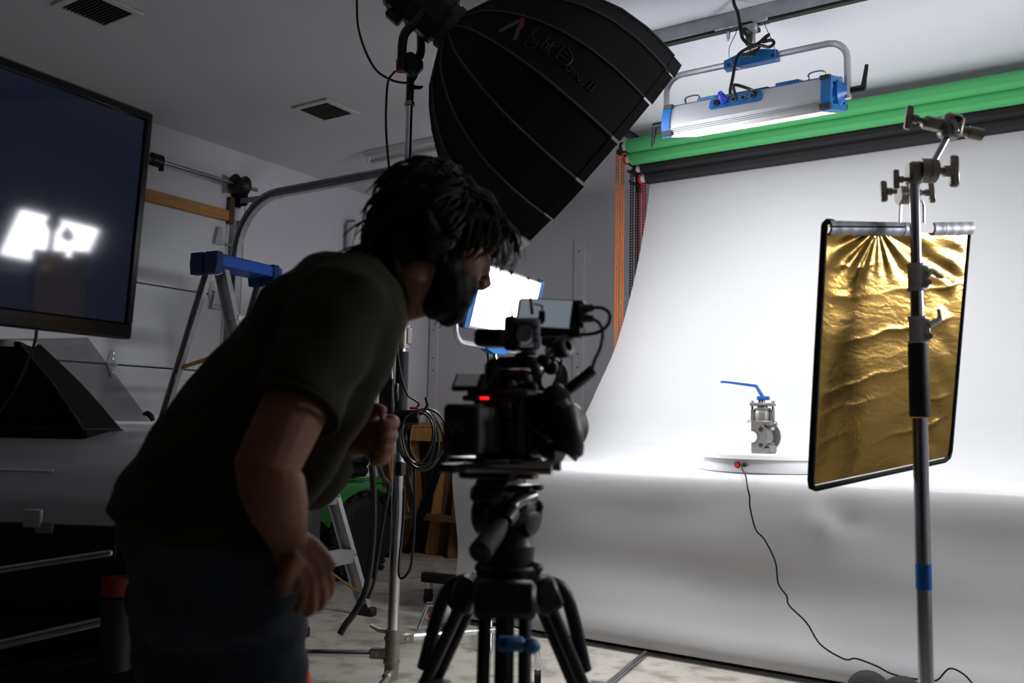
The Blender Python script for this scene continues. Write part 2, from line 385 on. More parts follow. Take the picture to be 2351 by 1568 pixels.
# fluorescent batten on the ceiling
f0, f1 = onz(846, 357, ZC - .02), onz(846, 357, ZC - .02) + V((1.2, 0, 0))
ft = thing('ceiling_batten', 'slim white tube light fitting on the ceiling behind the lamp stand', 'light fitting', f0)
MB().box((f0 + f1) / 2 + V((0, 0, 0)), (1.2, .09, .04), bev=.006).build('housing', M_WHITEP, ft)
MB().cyl(f0 + V((.03, 0, -.045)), f1 + V((-.03, 0, -.045)), .013, n=12).build('tube', mat('tube_glass', 'b5b5b8', .3, noise=.02), ft)
for q in (f0 + V((.015, 0, -.03)), f1 - V((.015, 0, .03))): MB().box(q, (.02, .04, .05), bev=.004).build('lamp_holder', M_WHITEP, ft)
# upright white boards on the back wall
for i, (x, z1) in enumerate(((-3.06, 2.36), (-4.40, 2.36))):
    b = MB().box((x, Y1 - .012, (1.0 + z1) / 2), (.085, .024, z1 - 1.0), bev=.003)
    bo = b.build('trim_%d' % (3 + i), M_WALL, kind='structure', label=('narrow white upright board between lamp and backdrop chains', 'narrow white upright board in the corner behind the man')[i])
    for z in (1.08, 1.42, 1.52, 1.75, 2.28): MB().cyl((x, Y1 - .026, z), (x, Y1 - .0235, z), .006, n=10).build('screw', M_DARKST, bo)
# paper roll, cardboard and socket on the left wall behind the head
p = onx(812, 545, X0 + .07)
pt = thing('paper_towel_roll', 'white paper roll on the wall left of the man\'s neck', 'paper roll', p - V((0, 0, .11)))
MB().lathe(p - V((0, 0, .1)), (0, 0, 1), [(0, .02), (0, .052), (.2, .052), (.2, .02)], 24).build('paper', M_WHITEP, pt)
MB().cyl(p - V((0, 0, .12)), p + V((0, 0, .13)), .012, n=12).box(p + V((-.035, 0, .125)), (.07, .03, .012)).box(p + V((-.035, 0, -.115)), (.07, .03, .012)).build('holder', M_STEEL, pt)
p = onx(845, 548, X0 + .03); single('cardboard_piece', MB().box(p, (.05, .1, .2), bev=.004), mat('cardboard', '7d5c43', .8, noise=.15), 'brown cardboard box on the wall beside the white paper roll', 'box')
p = onx(839, 515, X0 + .004)
so = thing('wall_socket', 'white socket plate high on the wall behind the man\'s head', 'socket', p)
MB().box(p, (.008, .075, .12), bev=.003).build('plate', M_WHITEP, so)
for dz in (-.025, .025): MB().box(p + V((.004, 0, dz)), (.005, .032, .03), bev=.004).build('outlet', mat('socket_insert', 'b7b7b7', .4, noise=.02), so)
# work bench under the back wall
wb = thing('workbench', 'wooden workbench along the back wall', 'workbench', (-3.2, 5.3, 0))
BZ = 1.0
for i, yy in enumerate((5.13, 5.29, 5.45)): MB().box((-3.1, yy, BZ - .02), (2.68, .155, .038), bev=.003).build('plank', M_WOOD, wb)
for x in (-4.36, -3.1, -1.85):
    for yy in (5.1, 5.5): MB().box((x, yy, (BZ - .04) / 2), (.09, .09, BZ - .04), bev=.003).build('leg', M_WOODD, wb)
MB().box((-3.1, 5.07, BZ - .09), (2.6, .036, .1), bev=.003).build('apron', M_WOOD, wb)
MB().box((-3.1, 5.33, .3), (2.5, .5, .03), bev=.003).build('shelf', M_WOODD, wb)
MB().box((-3.1, 5.57, .5), (2.6, .02, .9)).build('back_panel', M_WOODD, wb)
bx_ = MB().box((-2.75, 5.25, BZ + .035), (.35, .2, .07), bev=.008); single('tool_case', bx_, M_BLACKP, 'low black case on the workbench next to the paper edge', 'case')
# ------------------------------------------------------------------ ceiling rail
RY = 3.37
rl = thing('ceiling_rail', 'galvanised ceiling rail carrying the hanging lamp', 'rail', (-.7, RY, ZC - .06))
rp_ = [(-.021, .021), (.021, .021), (.021, -.021), (.011, -.021), (.011, -.012), (.017, -.012), (.017, .017), (-.017, .017), (-.017, -.012), (-.011, -.012), (-.011, -.021), (-.021, -.021)]
MB().loft([[V((x, RY + a * 1.2, ZC - .03 + b * 1.35)) for a, b in rp_] for x in (-1.75, 2.3)]).build('channel', M_GALV, rl, ang=20)
MB().box((.275, RY, ZC - .064), (4.05, .03, .012), bev=.002).build('slot_rail', M_DARKST, rl)
for x in (-1.6, -.4, .8, 2.0): MB().box((x, RY, ZC - .001 - .003), (.09, .12, .006)).build('ceiling_plate', M_GALV, rl)
# ------------------------------------------------------------------ LED panel lamps
M_FACE = emis('led_face_hanging', 'ffffff', LAMP_HANG); M_FACE2 = emis('led_face_stand', 'f4f8ff', LAMP_STAND); M_FACE3 = emis('led_face_right', 'f8f9ff', LAMP_RIGHT)
M_BUMP = mat('dark_bumper', '2b2a2d', .6, noise=.1, nscale=40)
def led_lamp(name, label, M, face, yoke_dir, yh=.2, connectors=True, handles=True):
    t = thing(name, label, 'studio lamp', M=M, group='blue and silver LED panel lamps')
    b = lambda: MB(M)
    SZ = .6; bz = lambda: MB(M @ Matrix.Diagonal((1, 1, SZ, 1)))      # shallow housing
    prof = [(-.098, .095), (.098, .095), (.132, .02), (.148, -.03), (.15, -.083), (-.15, -.083), (-.148, -.03), (-.132, .02)]
    bz().loft([[V((x, y, z)) for y, z in prof] for x in (-.3, .3)]).build('housing', M_SILVER, t, ang=15)
    for sy in (-1, 1):
        for k in range(3): bz().box((0, sy * .1525, -.052 - .012 * k), (.6, .006, .006), bev=.001).build('cooling_fin', M_ALU, t)
    bz().box((0, 0, -.085), (.592, .286, .006), bev=.002).build('diffuser', face, t)
    for sy in (-1, 1): bz().box((0, sy * .147, -.098), (.6, .006, .03), bev=.001).build('rim_strip', M_ALU, t)
    for sx in (-1, 1): bz().box((sx * .297, 0, -.098), (.006, .288, .03), bev=.001).build('rim_strip', M_ALU, t)
    bz().box((0, 0, .099), (.6, .17, .012), bev=.004).build('back_cover', M_BLUE, t)
    for x in (-.16, .16): bz().box((x, -.02, .115), (.09, .08, .022), bev=.004).build('mount_block', M_BLUE, t)
    for x in (-.02,): bz().box((x, -.06, .108), (.22, .02, .012), bev=.003).build('seam_strip', M_BUMP, t)
    for sx in (-1, 1):
        fr = bz(); outer = [(-.105, .105), (.105, .105), (.14, .03), (.158, -.03), (.158, -.108), (-.158, -.108), (-.158, -.03), (-.14, .03)]
        inner = [(y * .72, z * .66) for y, z in outer]
        x0, x1 = sx * .3, sx * .335
        n = 8; vs = [V((x0, y, z)) for y, z in outer] + [V((x1, y, z)) for y, z in outer] + [V((x1, y, z)) for y, z in inner] + [V((x0 + sx * .006, y, z)) for y, z in inner]
        fs = [(k * n + i, k * n + (i + 1) % n, (k + 1) * n + (i + 1) % n, (k + 1) * n + i) for k in range(3) for i in range(n)] + [list(range(n)), [3 * n + i for i in range(n)]]
        fr.add(vs, fs); f_ = fr.build('end_frame', M_BLUE, t, ang=20)
        for (y0, z0, y1, z1) in ((0, 0, .1, .08), (0, 0, -.1, .08), (0, 0, .13, -.07), (0, 0, -.13, -.07)):
            p0, p1 = V((sx * .318, y0, z0)), V((sx * .318, y1, z1)); dv = p1 - p0
            bz().box((p0 + p1) / 2, (.022, dv.length, .016), basis(V((1, 0, 0)), dv.normalized(), V((1, 0, 0)).cross(dv.normalized()))).build('brace', M_BLUE, f_)
        b().lathe((sx * .31, 0, 0), (sx, 0, 0), [(0, .05), (.03, .05), (.045, .035), (.06, .02)], 20).build('pivot_hub', M_BLUE, f_)
        for sy in (-1, 1):
            bz().box((sx * .313, sy * .15, -.082), (.048, .026, .036), bev=.005).build('bumper', M_BUMP, f_)
            bz().box((sx * .313, sy * .105, .098), (.04, .022, .03), bev=.004).build('bumper', M_BUMP, f_)
        if handles: b().tube(spl([(sx * .255 - .028, .03, .06), (sx * .255 - .028, .03, .095), (sx * .255 + .028, .03, .095), (sx * .255 + .028, .03, .06)], 4), .004, 6).build('ring', M_CHROME, t)
        lv = b(); lv.cyl((sx * .385, 0, 0), (sx * .43, 0, 0), .014, n=12)
        ld = V((0, *V((yoke_dir[1], yoke_dir[2])).normalized())) if sx > 0 else V((0, -.2, -1)).normalized()
        lv.tube([V((sx * .425, 0, 0)), V((sx * .43, 0, 0)) + ld * .03, V((sx * .44, 0, 0)) + ld * .09], [.012, .009, .007], 8).build('lock_lever', M_BLACKP, t)
    yd = V(yoke_dir).normalized(); W_ = .37; r_ = .07
    pts = [V((-W_, 0, 0)) - yd * .03, V((-W_, 0, 0)) + yd * (yh - r_)]
    pts += [V((-W_ + r_ - r_ * math.cos(a), 0, 0)) + yd * (yh - r_ + r_ * math.sin(a)) for a in [R(x) for x in (18, 36, 54, 72, 90)]]
    pts += [V((-p.x, p.y, p.z)) for p in pts[::-1]]
    b().tube(pts, .0135, 8).build('yoke', M_ALU, t)
    yc = yd * yh; ez = V((1, 0, 0)).cross(yd)
    bl = b(); bl.prism([(-.11, -.024), (.11, -.024), (.11, .012), (.05, .028), (-.05, .028), (-.11, .012)], yc - ez * .02, V((1, 0, 0)), yd, .04)
    bl_ = bl.build('yoke_block', M_BLUE, t)
    for x in (-.09, .09): b().cyl(V((x, 0, 0)) + yc - ez * .024 - yd * .01, V((x, 0, 0)) + yc + ez * .024 - yd * .01, .005, n=8).build('screw', M_BLACKP, bl_)
    b().cyl(yc + yd * .02, yc + yd * .09, .0125, n=14).build('spigot', M_CHROME, t)
    if connectors:
        cp = b(); nn = V((0, -.80, .60)).normalized(); e2 = V((0, .60, .80)).normalized(); o = V((-.03, -.1175, .034))
        pl = [( -.1 + .012 * (1 - math.cos(a)), .0) for a in (0,)]
        rr = .012; hw, hh = .105, .024; poly = []
        for cx, cy, a0 in ((hw - rr, hh - rr, 0), (-hw + rr, hh - rr, 90), (-hw + rr, -hh + rr, 180), (hw - rr, -hh + rr, 270)):
            poly += [(cx + rr * math.cos(R(a0 + k * 30)), cy + rr * math.sin(R(a0 + k * 30))) for k in range(4)]
        cp.prism(poly, o, V((1, 0, 0)), e2, .006)
        c_ = cp.build('connector_plate', M_BLUE, t)
        b().box(o + V((-.075, 0, 0)) + nn * .006, (.026, .03, .012), basis(V((1, 0, 0)), e2, nn), bev=.003).build('rocker_switch', M_BLACKP, c_)
        b().lathe(o + V((-.043, 0, 0)), nn, [(0, .015), (.04, .015), (.045, .012), (.06, .01)], 16).build('power_plug', mat('power_plug_blue', '2a3fc0', .4, noise=.1, nscale=40), c_)
        for x in (-.005, .033, .068):
            b().lathe(o + V((x, 0, 0)), nn, [(.004, .013), (.01, .013), (.011, .010)], 18).build('socket_ring', M_STEEL, c_)
            b().cyl(o + V((x, 0, 0)) + nn * .0085, o + V((x, 0, 0)) + nn * .0115, .0088, n=14).build('socket_insert', M_BLACKP, c_)
    return t
HL = ony(1727, 249, 3.40)
TL_ = 17
ML = T(HL) @ Rx(R(TL_)) @ Rz(R(.8))
led_lamp('led_panel_lamp', 'blue and silver panel lamp hanging from the ceiling rail above the backdrop', ML, M_FACE, (0, math.sin(R(TL_)), math.cos(R(TL_))), .205)
ytop = ML @ V((0, math.sin(R(TL_)) * .26, math.cos(R(TL_)) * .26))
# hanging clamp and safety wires
hc = thing('hanging_clamp', 'steel drop clamp linking the hanging lamp to the rail', 'clamp', ytop)
rt_ = V((ytop.x, RY, ZC - .07))
MB().cyl(ytop + V((0, 0, .02)), rt_, .011, n=12).build('rod', M_STEEL, hc)
MB().box(rt_ - V((0, 0, .012)), (.07, .05, .03), bev=.004).build('trolley', M_GALV, hc)
MB().box((ytop + rt_) / 2 - V((0, 0, .005)), (.034, .034, .07), bev=.005).build('clamp_body', M_CAST, hc)
MB().cyl(rt_ + V((0, -.012, -.035)), rt_ + V((0, -.05, -.04)), .012, n=12).ell(rt_ + V((0, -.055, -.04)), (.014, .012, .014)).build('knob', M_BLACKP, hc)
MB().cyl((ytop + rt_) / 2 + V((.015, 0, .02)), (ytop + rt_) / 2 + V((.04, 0, .02)), .01, n=10).build('knob', M_BLACKP, hc)
MB().cyl(ytop - V((0, 0, .03)), ytop + V((0, 0, .035)), .02, .014, n=14).build('socket', M_CHROME, hc)
def wire(pts, name, label, r=.0016, cat='safety wire', m=None, k=6):
    return single(name, MB().tube(spl(pts, k), r, 6), m or M_STEEL, label, cat)
g = lambda px, py: ony(px, py, RY)
wire([g(1688, 62), g(1690, 75), g(1676, 105), g(1674, 128), g(1682, 148), g(1700, 158), g(1716, 152)], 'safety_wire', 'thin safety wire looping left of the hanging clamp', .0018)
wire([g(1756, 50), g(1758, 62), g(1775, 100), g(1781, 128), g(1779, 142)], 'safety_wire', 'thin safety wire dropping right of the hanging clamp', .0018)
sc_ = thing('spare_spigot', 'small spare steel spigot hanging from the rail left of the lamp cable', 'clamp', g(1673, 75))
MB().cyl(g(1673, 66), g(1672, 88), .008, n=10).cyl(g(1672, 88), g(1671, 94), .005, n=8).build('pin', M_CHROME, sc_)
MB().box(g(1668, 66), (.09, .05, .018), bev=.003).build('trolley', M_GALV, sc_)
tr2 = MB().box(g(1690, 61), (.06, .05, .018), bev=.003); single('rail_trolley', tr2, M_GALV, 'small plated trolley plate on the rail above the left safety wire', 'trolley')
tr2 = MB().box(g(1748, 49), (.06, .05, .018), bev=.003); single('rail_trolley', tr2, M_GALV, 'small plated trolley plate on the rail above the right safety wire', 'trolley')
gf = lambda px, py, y=RY - .03: ony(px, py, y)
cable = [gf(1686, -60, 3.2), gf(1684, 0, 3.25), gf(1694, 30, 3.3), gf(1700, 65), gf(1705, 88), gf(1722, 103), gf(1740, 100), gf(1757, 85), gf(1766, 80), gf(1750, 96), gf(1770, 92), gf(1777, 99), gf(1765, 108), gf(1742, 104),
         gf(1715, 112), gf(1697, 124), gf(1689, 140), gf(1683, 175), gf(1677, 205), gf(1677, 222)]
wire(cable, 'lamp_power_cable', 'thick black cable knotted above the hanging lamp', .0065, 'cable', M_CABLE)
wire([gf(1735, 213, 3.28), gf(1725, 206, 3.24), gf(1690, 195, 3.2), gf(1684, 200, 3.2), gf(1687, 215, 3.22), gf(1690, 226, 3.24)], 'jumper_cable', 'short black cable bent over the back of the hanging lamp', .006, 'cable', M_CABLE)
for i, (a, b_) in enumerate((((1745, 108), (1705, 128)), ((1738, 112), (1722, 126)))):
    wire([gf(*a), gf((a[0] + b_[0]) / 2, (a[1] + b_[1]) / 2 + 8), gf(*b_), gf((a[0] + b_[0]) / 2 + 10, (a[1] + b_[1]) / 2 - 3), gf(*a)], 'cable_loop', ('wide', 'small inner')[i] + ' loop of tied black cable above the blue yoke block', .005, 'cable', M_CABLE)
# ------------------------------------------------------------------ backdrop rolls
M_GREEN = mat('chroma_green_paper', '4fb068', .7, noise=.05, nscale=3, stretch=(.2, 1, 1)); M_BPAPER = mat('black_paper', '141315', .75, noise=.1, nscale=3, stretch=(.2, 1, 1))
rolls = [((1442, 336), 4.42, .040, M_GREEN, 'upper green paper roll at the top of the backdrop rack', 'green'),
         ((1450, 364), 4.46, .040, M_GREEN, 'lower green paper roll just under the other green roll', 'green'),
         ((1474, 386), 4.52, .037, M_BPAPER, 'upper black paper roll below the green rolls', 'black'),
         ((1485, 409), 4.545, .037, M_BPAPER, 'lowest black paper roll above the white sweep', 'black')]
RX0 = []
for (px, py), y, r_, m_, lab, c_ in rolls:
    p = ony(px, py, y); RX0.append(p)
    t = thing('backdrop_roll', lab, 'paper roll', (p.x + 1.36, p.y, p.z - r_), group='paper rolls on the backdrop rack')
    x1 = p.x + 2.72
    MB().lathe(p, (1, 0, 0), [(0, .024), (0, r_ * .96), (.006, r_), (2.714, r_), (2.72, r_ * .96), (2.72, .024)], 30).build('paper', m_, t)
    fl = MB(); a = R(200)
    fl.box(p + V((1.36, math.cos(a) * r_, math.sin(a) * r_ * .98)), (2.70, .004, .012)); fl.build('loose_edge', m_, t)
    MB().cyl(p - V((.03, 0, 0)), V((x1 + .03, p.y, p.z)), .022, n=16).build('core', M_WHITEP, t)
    MB().lathe(p - V((.05, 0, 0)), (1, 0, 0), [(0, .008), (0, .018), (.008, .03), (.016, .03), (.024, .012)], 18).build('drive_wheel', M_RED if c_ == 'green' and py > 350 or py > 400 else M_BLACKP, t)
# white roll behind them
p = V((-2.05, 4.63, 2.46))
t = thing('backdrop_roll', 'white paper roll hidden behind the black rolls feeding the sweep', 'paper roll', (p.x + 1.36, p.y, p.z - .04), group='paper rolls on the backdrop rack')
MB().lathe(p, (1, 0, 0), [(0, .024), (0, .04), (2.72, .04), (2.72, .024)], 28).build('paper', M_PAPER, t)
MB().cyl(p - V((.03, 0, 0)), p + V((2.75, 0, 0)), .022, n=14).build('core', M_WHITEP, t)
for i, xx in enumerate((RX0[0].x - .035, RX0[0].x + 2.76)):
    br = thing('backdrop_bracket', ('black bracket holding the left ends of the paper rolls', 'black bracket holding the right ends of the paper rolls')[i], 'bracket', (xx, 4.5, 2.4), group='roll brackets')
    MB().box((xx, 4.64, ZC - .16), (.03, .03, .32), bev=.003).box((xx, 4.55, ZC - .006), (.06, .3, .012)).build('post', M_BLACKM, br)
    for (px, py), y, r_, m_, lab, c_ in rolls:
        pz = ony(px, py, y).z; MB().box((xx, (y + 4.64) / 2, pz - .012), (.014, abs(4.64 - y) + .05, .014), bev=.002).build('arm', M_BLACKM, br)
# pull chains
def chain(px_top, px_bot, y, z0, z1, m, label, gap=.034):
    t = thing('pull_chain', label, 'chain', onx(0, 0, -1) * 0 + V(ony(px_bot[0], px_bot[1], y)), group='pull chains of the backdrop rolls')
    p = ony(*px_top, y); q = ony(*px_bot, y)
    for s_ in (-.5, .5):
        mb = MB(); x = p.x + s_ * gap; n = int((z0 - z1) / .0165)
        for dx in (-.0085, .0085): mb.box((x + dx, y, (z0 + z1) / 2), (.004, .006, z0 - z1))
        for k in range(n): mb.box((x, y, z1 + (k + .5) * .0165), (.017, .006, .0055))
        mb.build('strand', m, t, kind='stuff', smooth=False)
    MB().lathe(V((p.x, y - .012, z0)), (0, 1, 0), [(0, .012), (0, .02), (.006, .013), (.018, .013), (.024, .02), (.024, .012)], 16).build('chain_wheel', M_BLACKP, t)
    return t
M_ORCH = mat('orange_chain', 'ff8420', .5, noise=.05); M_RCH = mat('red_chain', 'b0152a', .5, noise=.05); M_BCH = mat('black_chain', '121214', .5, noise=.05)
chain((1424, 349), (1416, 780), 4.62, ony(1424, 349, 4.62).z, 1.15, M_ORCH, 'orange pull chain left of the black and red chains')
chain((1457, 393), (1452, 640), 4.62, ony(1457, 393, 4.62).z, 1.15, M_BCH, 'black pull chain between the orange and the red chain')
chain((1473, 412), (1462, 560), 4.63, ony(1473, 412, 4.63).z, 1.15, M_RCH, 'red pull chain beside the white paper edge')
# ------------------------------------------------------------------ white sweep, table
prof = [(4.59, 2.47, -2.05), (4.582, 2.35, -2.055), (4.55, 2.0, -2.10), (4.52, 1.72, -2.15), (4.49, 1.44, -2.22), (4.44, 1.2, -2.31), (4.41, 1.09, -2.35), (4.37, .985, -2.4), (4.28, .885, -2.45), (4.15, .826, -2.5),
        (4.0, .812, -2.56), (3.8, .81, -2.63), (3.70, .808, -2.68), (3.655, .797, -2.70), (3.635, .765, -2.715), (3.64, .68, -2.72), (3.665, .5, -2.715), (3.68, .34, -2.705), (3.655, .2, -2.70), (3.62, .11, -2.69), (3.615, .06, -2.69), (3.64, .028, -2.69), (3.67, .02, -2.69)]
ps = spl([V((a, b, c)) for a, b, c in prof], 5)
def gs(x, y, cx, cy, wx, wy): return math.exp(-((x - cx) / wx) ** 2 - ((y - cy) / wy) ** 2)
def sweep(u, v):
    f = v * (len(ps) - 1); i = min(int(f), len(ps) - 2); q = ps[i].lerp(ps[i + 1], f - i); y, z, xl = q
    xr = .67 + (xl + 2.05) * .25
    x = xl + (xr - xl) * u
    if z < .78 and y < 3.75:      # the hanging front: soft buckles
        k = min(1, (.78 - z) / .15) * min(1, max(0, (z - .03)) / .12)
        y += k * (.007 * math.sin(x * 4.1 + z * 3) + .0025 * math.sin(x * 9.3 - z * 7 + 1) + .003 * math.sin(x * 2.0 + z * 14))
        y += k * (.022 * gs(x, z, -.78, .68, .08, .07) - .02 * gs(x, z, -.88, .64, .05, .09) + .012 * gs(x, z, -.35, .6, .3, .15) + .01 * gs(x, z, -1.75, .62, .35, .1) - .01 * gs(x, z, -1.35, .5, .25, .15))
    elif z < .9:                # table edge droops to the right and left
        k = max(0, min(1, (3.95 - y) / .3)); z -= k * (.03 * max(0, x + .55) + .012 * gs(x, 0, -.8, 0, .1, 1) + .05 * max(0, -2.25 - x))
    else:
        y += .006 * math.sin(x * 3 + z * 4)
    return V((x, y, z))
sw = MB().grid(sweep, 110, len(ps) * 2)
single('paper_sweep', sw, M_PAPER, 'wide white paper sweep running from the rolls over the table to the floor', 'paper backdrop', ang=80)
tb = thing('folding_table', 'table hidden under the white paper sweep', 'table', (-1.0, 3.95, 0))
MB().box((-1.05, 4.05, .775), (2.9, .72, .04), bev=.006).build('tabletop', M_WHITEP, tb)
for x in (-2.35, -1.05, .25):
    for y in (3.8, 4.3): MB().cyl((x, y, 0), (x, y, .76), .015, n=12).build('leg', M_DARKST, tb)
sb = MB().cyl((-2.75, 3.70, .022), (.6, 3.70, .022), .02, n=14); single('weight_pipe', sb, M_BLACKM, 'black pipe weighing down the bottom edge of the white paper', 'pipe')  # black cylinder stands in for the shadow under the curled paper lip
pp = onz(1475, 1505, .012); pq = onz(1395, 1572, .012)
single('floor_rod', MB().cyl(pp + (pp - pq) * .1, pq + (pq - pp) * 1.5, .011, n=12), M_STEEL, 'thin steel rod on the floor pointing away from the paper edge', 'rod')
# ------------------------------------------------------------------ turntable, valve
TC = V((-1.205, 3.95, .812))
tt = thing('turntable', 'round white motorised turntable on the paper covered table', 'turntable', TC)
M_TT = mat('turntable_white', 'e9e9ea', .35, noise=.02)
MB().lathe(TC, (0, 0, 1), [(0, .22), (0, .262), (.004, .265), (.052, .265), (.055, .26), (.055, .1)], 72).build('base', M_TT, tt)
MB().lathe(TC + V((0, 0, .056)), (0, 0, 1), [(0, .2), (0, .286), (.003, .29), (.02, .29), (.023, .287), (.023, .05)], 72).build('disc', M_TT, tt)
def on_base(px, z):
    # point on the front of the base seen at px
    best = None
    for k in range(-90, 91):
        a = R(k * .5 - 57); q = TC + V((math.cos(a + 0) * .265, math.sin(a) * .265, z))
        e = abs(((q - CAM).dot(cr_) / (q - CAM).dot(cf_)) * F_PX + CX - px)
        if best is None or e < best[0]: best = (e, q, V((math.cos(a), math.sin(a), 0)))
    return best[1], best[2]
q, nn = on_base(1693, .032)
MB().cyl(q - nn * .004, q + nn * .004, .0125, n=20).build('switch_rim', M_BLACKP, tt)
MB().cyl(q + nn * .003, q + nn * .007, .0095, n=18).build('rocker', mat('red_switch', 'd8262b', .3, noise=.02, emit=.3), tt)
q2, n2 = on_base(1709, .032)
MB().box(q2 + n2 * .006, (.018, .02, .012), basis(n2, n2.cross(UP), UP), bev=.003).build('power_plug', M_BLACKP, tt)
q3, n3 = on_base(1717, .032); MB().cyl(q3, q3 + n3 * .002, .0025, n=10).build('jack', M_BLACKP, tt)
# power cord of the turntable, over the table edge and down to the floor
fy = lambda px, py: ony(px, py, 3.585)
fz_ = lambda px, py, y=3.565: ony(px, py, y)
cp_ = [q2 + n2 * .014, q2 + n2 * .03 - V((0, 0, .012)), ony(1712, 1093, 3.62), fy(1716, 1118), fy(1721, 1140), fy(1722, 1165), fy(1735, 1215), fy(1756, 1240), fy(1780, 1290), fy(1787, 1340), fy(1806, 1368), fy(1812, 1390), fy(1852, 1430), fz_(1884, 1480), fz_(1938, 1513, 3.55), fz_(1965, 1512, 3.55), fz_(2010, 1528, 3.54), fz_(2050, 1548, 3.53), fz_(2110, 1560, 3.53), fz_(2150, 1562, 3.53), fz_(2180, 1535, 3.53), fz_(2215, 1550, 3.53), fz_(2240, 1580, 3.53)]
wire(cp_, 'turntable_wire', 'thin black cord dropping from the turntable to the floor', .0032, 'cord', M_CABLE)
p = ony(2042, 1556, 3.49)
ad = thing('sand_bag', 'small dark weight bag on the floor below the cord at lower right', 'sandbag', (p.x, p.y - .06, 0))
M_BAG = mat('bag_cloth', '1d1d1f', .8, noise=.2, nscale=30, bump=.2, bscale=200)
for sx_ in (-1, 1): MB().ell((p.x + sx_ * .06, p.y - .06, .07), (.075, .05, .07), Ry(R(14 * sx_)), 20, 12).build('lobe', M_BAG, ad)
MB().tube(spl([(p.x - .05, p.y - .06, .12), (p.x - .02, p.y - .06, p.z + .0), (p.x + .02, p.y - .06, p.z + .0), (p.x + .05, p.y - .06, .12)], 4), .012, 8, flat=.4).build('handle', M_BAG, ad)
# the valve, sectioned
M_VALVE = mat('valve_steel', '74716d', .45, .55, noise=.12, nscale=60, bump=.06, bscale=150)
M_LEVER = mat('lever_blue', '17478f', .4, noise=.06, nscale=30)
VB = V((-1.205, 3.94, TC.z + .079)); fa = (RT * .50 + FW * .866).normalized(); fs_ = fa.cross(UP) * -1    # flow axis, sideways(left)
fs_ = V((-fa.y, fa.x, 0)); fs_ = -fs_ if fs_.dot(RT) < 0 else fs_
vl = thing('ball_valve', 'grey steel flanged valve with blue lever, cut open, on the turntable', 'valve', VB)
MV = basis(fs_, fa, UP, VB)      # local x right, y away, z up
vb = lambda: MB(MV)
def half_ring(y0, y1, ro, ri, a0, a1, cz, cx=0, n=20):
    vs = []; fs = []
    for k in range(n + 1):
        a = R(a0 + (a1 - a0) * k / n)
        for rr, yy in ((ri, y0), (ro, y0), (ro, y1), (ri, y1)): vs.append(V((cx + rr * math.cos(a), yy, cz + rr * math.sin(a))))
    for k in range(n):
        for j in range(4): fs.append((k * 4 + j, k * 4 + (j + 1) % 4, (k + 1) * 4 + (j + 1) % 4, (k + 1) * 4 + j))
    if abs(a1 - a0) < 359: fs += [(0, 1, 2, 3), (n * 4 + 3, n * 4 + 2, n * 4 + 1, n * 4)]
    return vs, fs
fl = vb(); fl.add(*half_ring(-.085, -.062, .072, .034, -90, 90, .073, -.03)).box((.008, -.073, .012), (.07, .022, .024)).build('front_flange', M_VALVE, vl)
for a in (40, -40): vb().cyl((-.03 + .055 * math.cos(R(a)), -.088, .073 + .055 * math.sin(R(a))), (-.03 + .055 * math.cos(R(a)), -.0845, .073 + .055 * math.sin(R(a))), .009, n=14).build('bolt_hole', M_DARKST, vl)
fl = vb(); fl.add(*half_ring(.06, .08, .075, .02, -90, 90, .075, -.012, n=20)).build('rear_flange', M_VALVE, vl)
for a in (40, -40): vb().cyl((-.012 + .056 * math.cos(R(a)), .0575, .075 + .056 * math.sin(R(a))), (-.012 + .056 * math.cos(R(a)), .0605, .075 + .056 * math.sin(R(a))), .009, n=14).build('bolt_hole', M_WHITEP, vl)
bd = vb()
pb_ = [(-.064, .045), (-.044, .056), (-.004, .06), (.036, .056), (.06, .04)]
for i in range(4):      # the front half of the body is cut away on its left side
    (ya, ra), (yb, rb_) = pb_[i], pb_[i + 1]; a0, a1, n_ = (-90, 90, 18); vs = []; fs = []
    for k in range(n_ + 1):
        an_ = R(a0 + (a1 - a0) * k / n_)
        for rr, yy in ((.028, ya), (ra, ya), (rb_, yb), (.028, yb)): vs.append(V((-.016 + rr * math.cos(an_), yy, .073 + rr * math.sin(an_))))
    for k in range(n_):
        for j in range(4): fs.append((k * 4 + j, k * 4 + (j + 1) % 4, (k + 1) * 4 + (j + 1) % 4, (k + 1) * 4 + j))
    fs += [(0, 1, 2, 3), (n_ * 4 + 3, n_ * 4 + 2, n_ * 4 + 1, n_ * 4)]
    bd.add(vs, fs)
bd.box((.012, 0, .02), (.075, .11, .04), bev=.006).build('body', M_VALVE, vl)
br_ = vb(); br_.add(*half_ring(-.0855, -.03, .0335, .026, -90, 90, .073, -.03)); br_.build('bore', mat('polished_bore', 'd5d5d8', .2, .9, noise=.05), vl)
vb().box((.012, 0, .135), (.075, .08, .022), bev=.004).build('bonnet_flange', M_VALVE, vl)
vb().lathe((0, 0, .145), (0, 0, 1), [(0, .034), (.035, .036), (.045, .033), (.05, .036), (.058, .036), (.058, .01)], 24).build('bonnet', M_VALVE, vl)
for sx in (-1, 1):
    vb().box((sx * .042, 0, .17), (.018, .03, .052), bev=.003).build('bracket', M_VALVE, vl)
    vb().cyl((sx * .047, 0, .19), (sx * .047, 0, .235), .0055, n=12).build('stud', M_STEEL, vl)
    vb().lathe((sx * .047, 0, .228), (0, 0, 1), [(0, .008), (.008, .008)], 6).build('nut', M_STEEL, vl)
vb().cyl((.04, 0, .13), (.062, 0, .13), .012, n=14).build('side_boss', M_VALVE, vl)
vb().cyl((-.066, -.01, .143), (-.035, -.01, .143), .0045, n=10).cyl((-.072, -.01, .143), (-.063, -.01, .143), .009, n=6).build('side_bolt', M_STEEL, vl)
vb().box((0, 0, .219), (.104, .06, .014), bev=.003).build('top_plate', M_VALVE, vl)
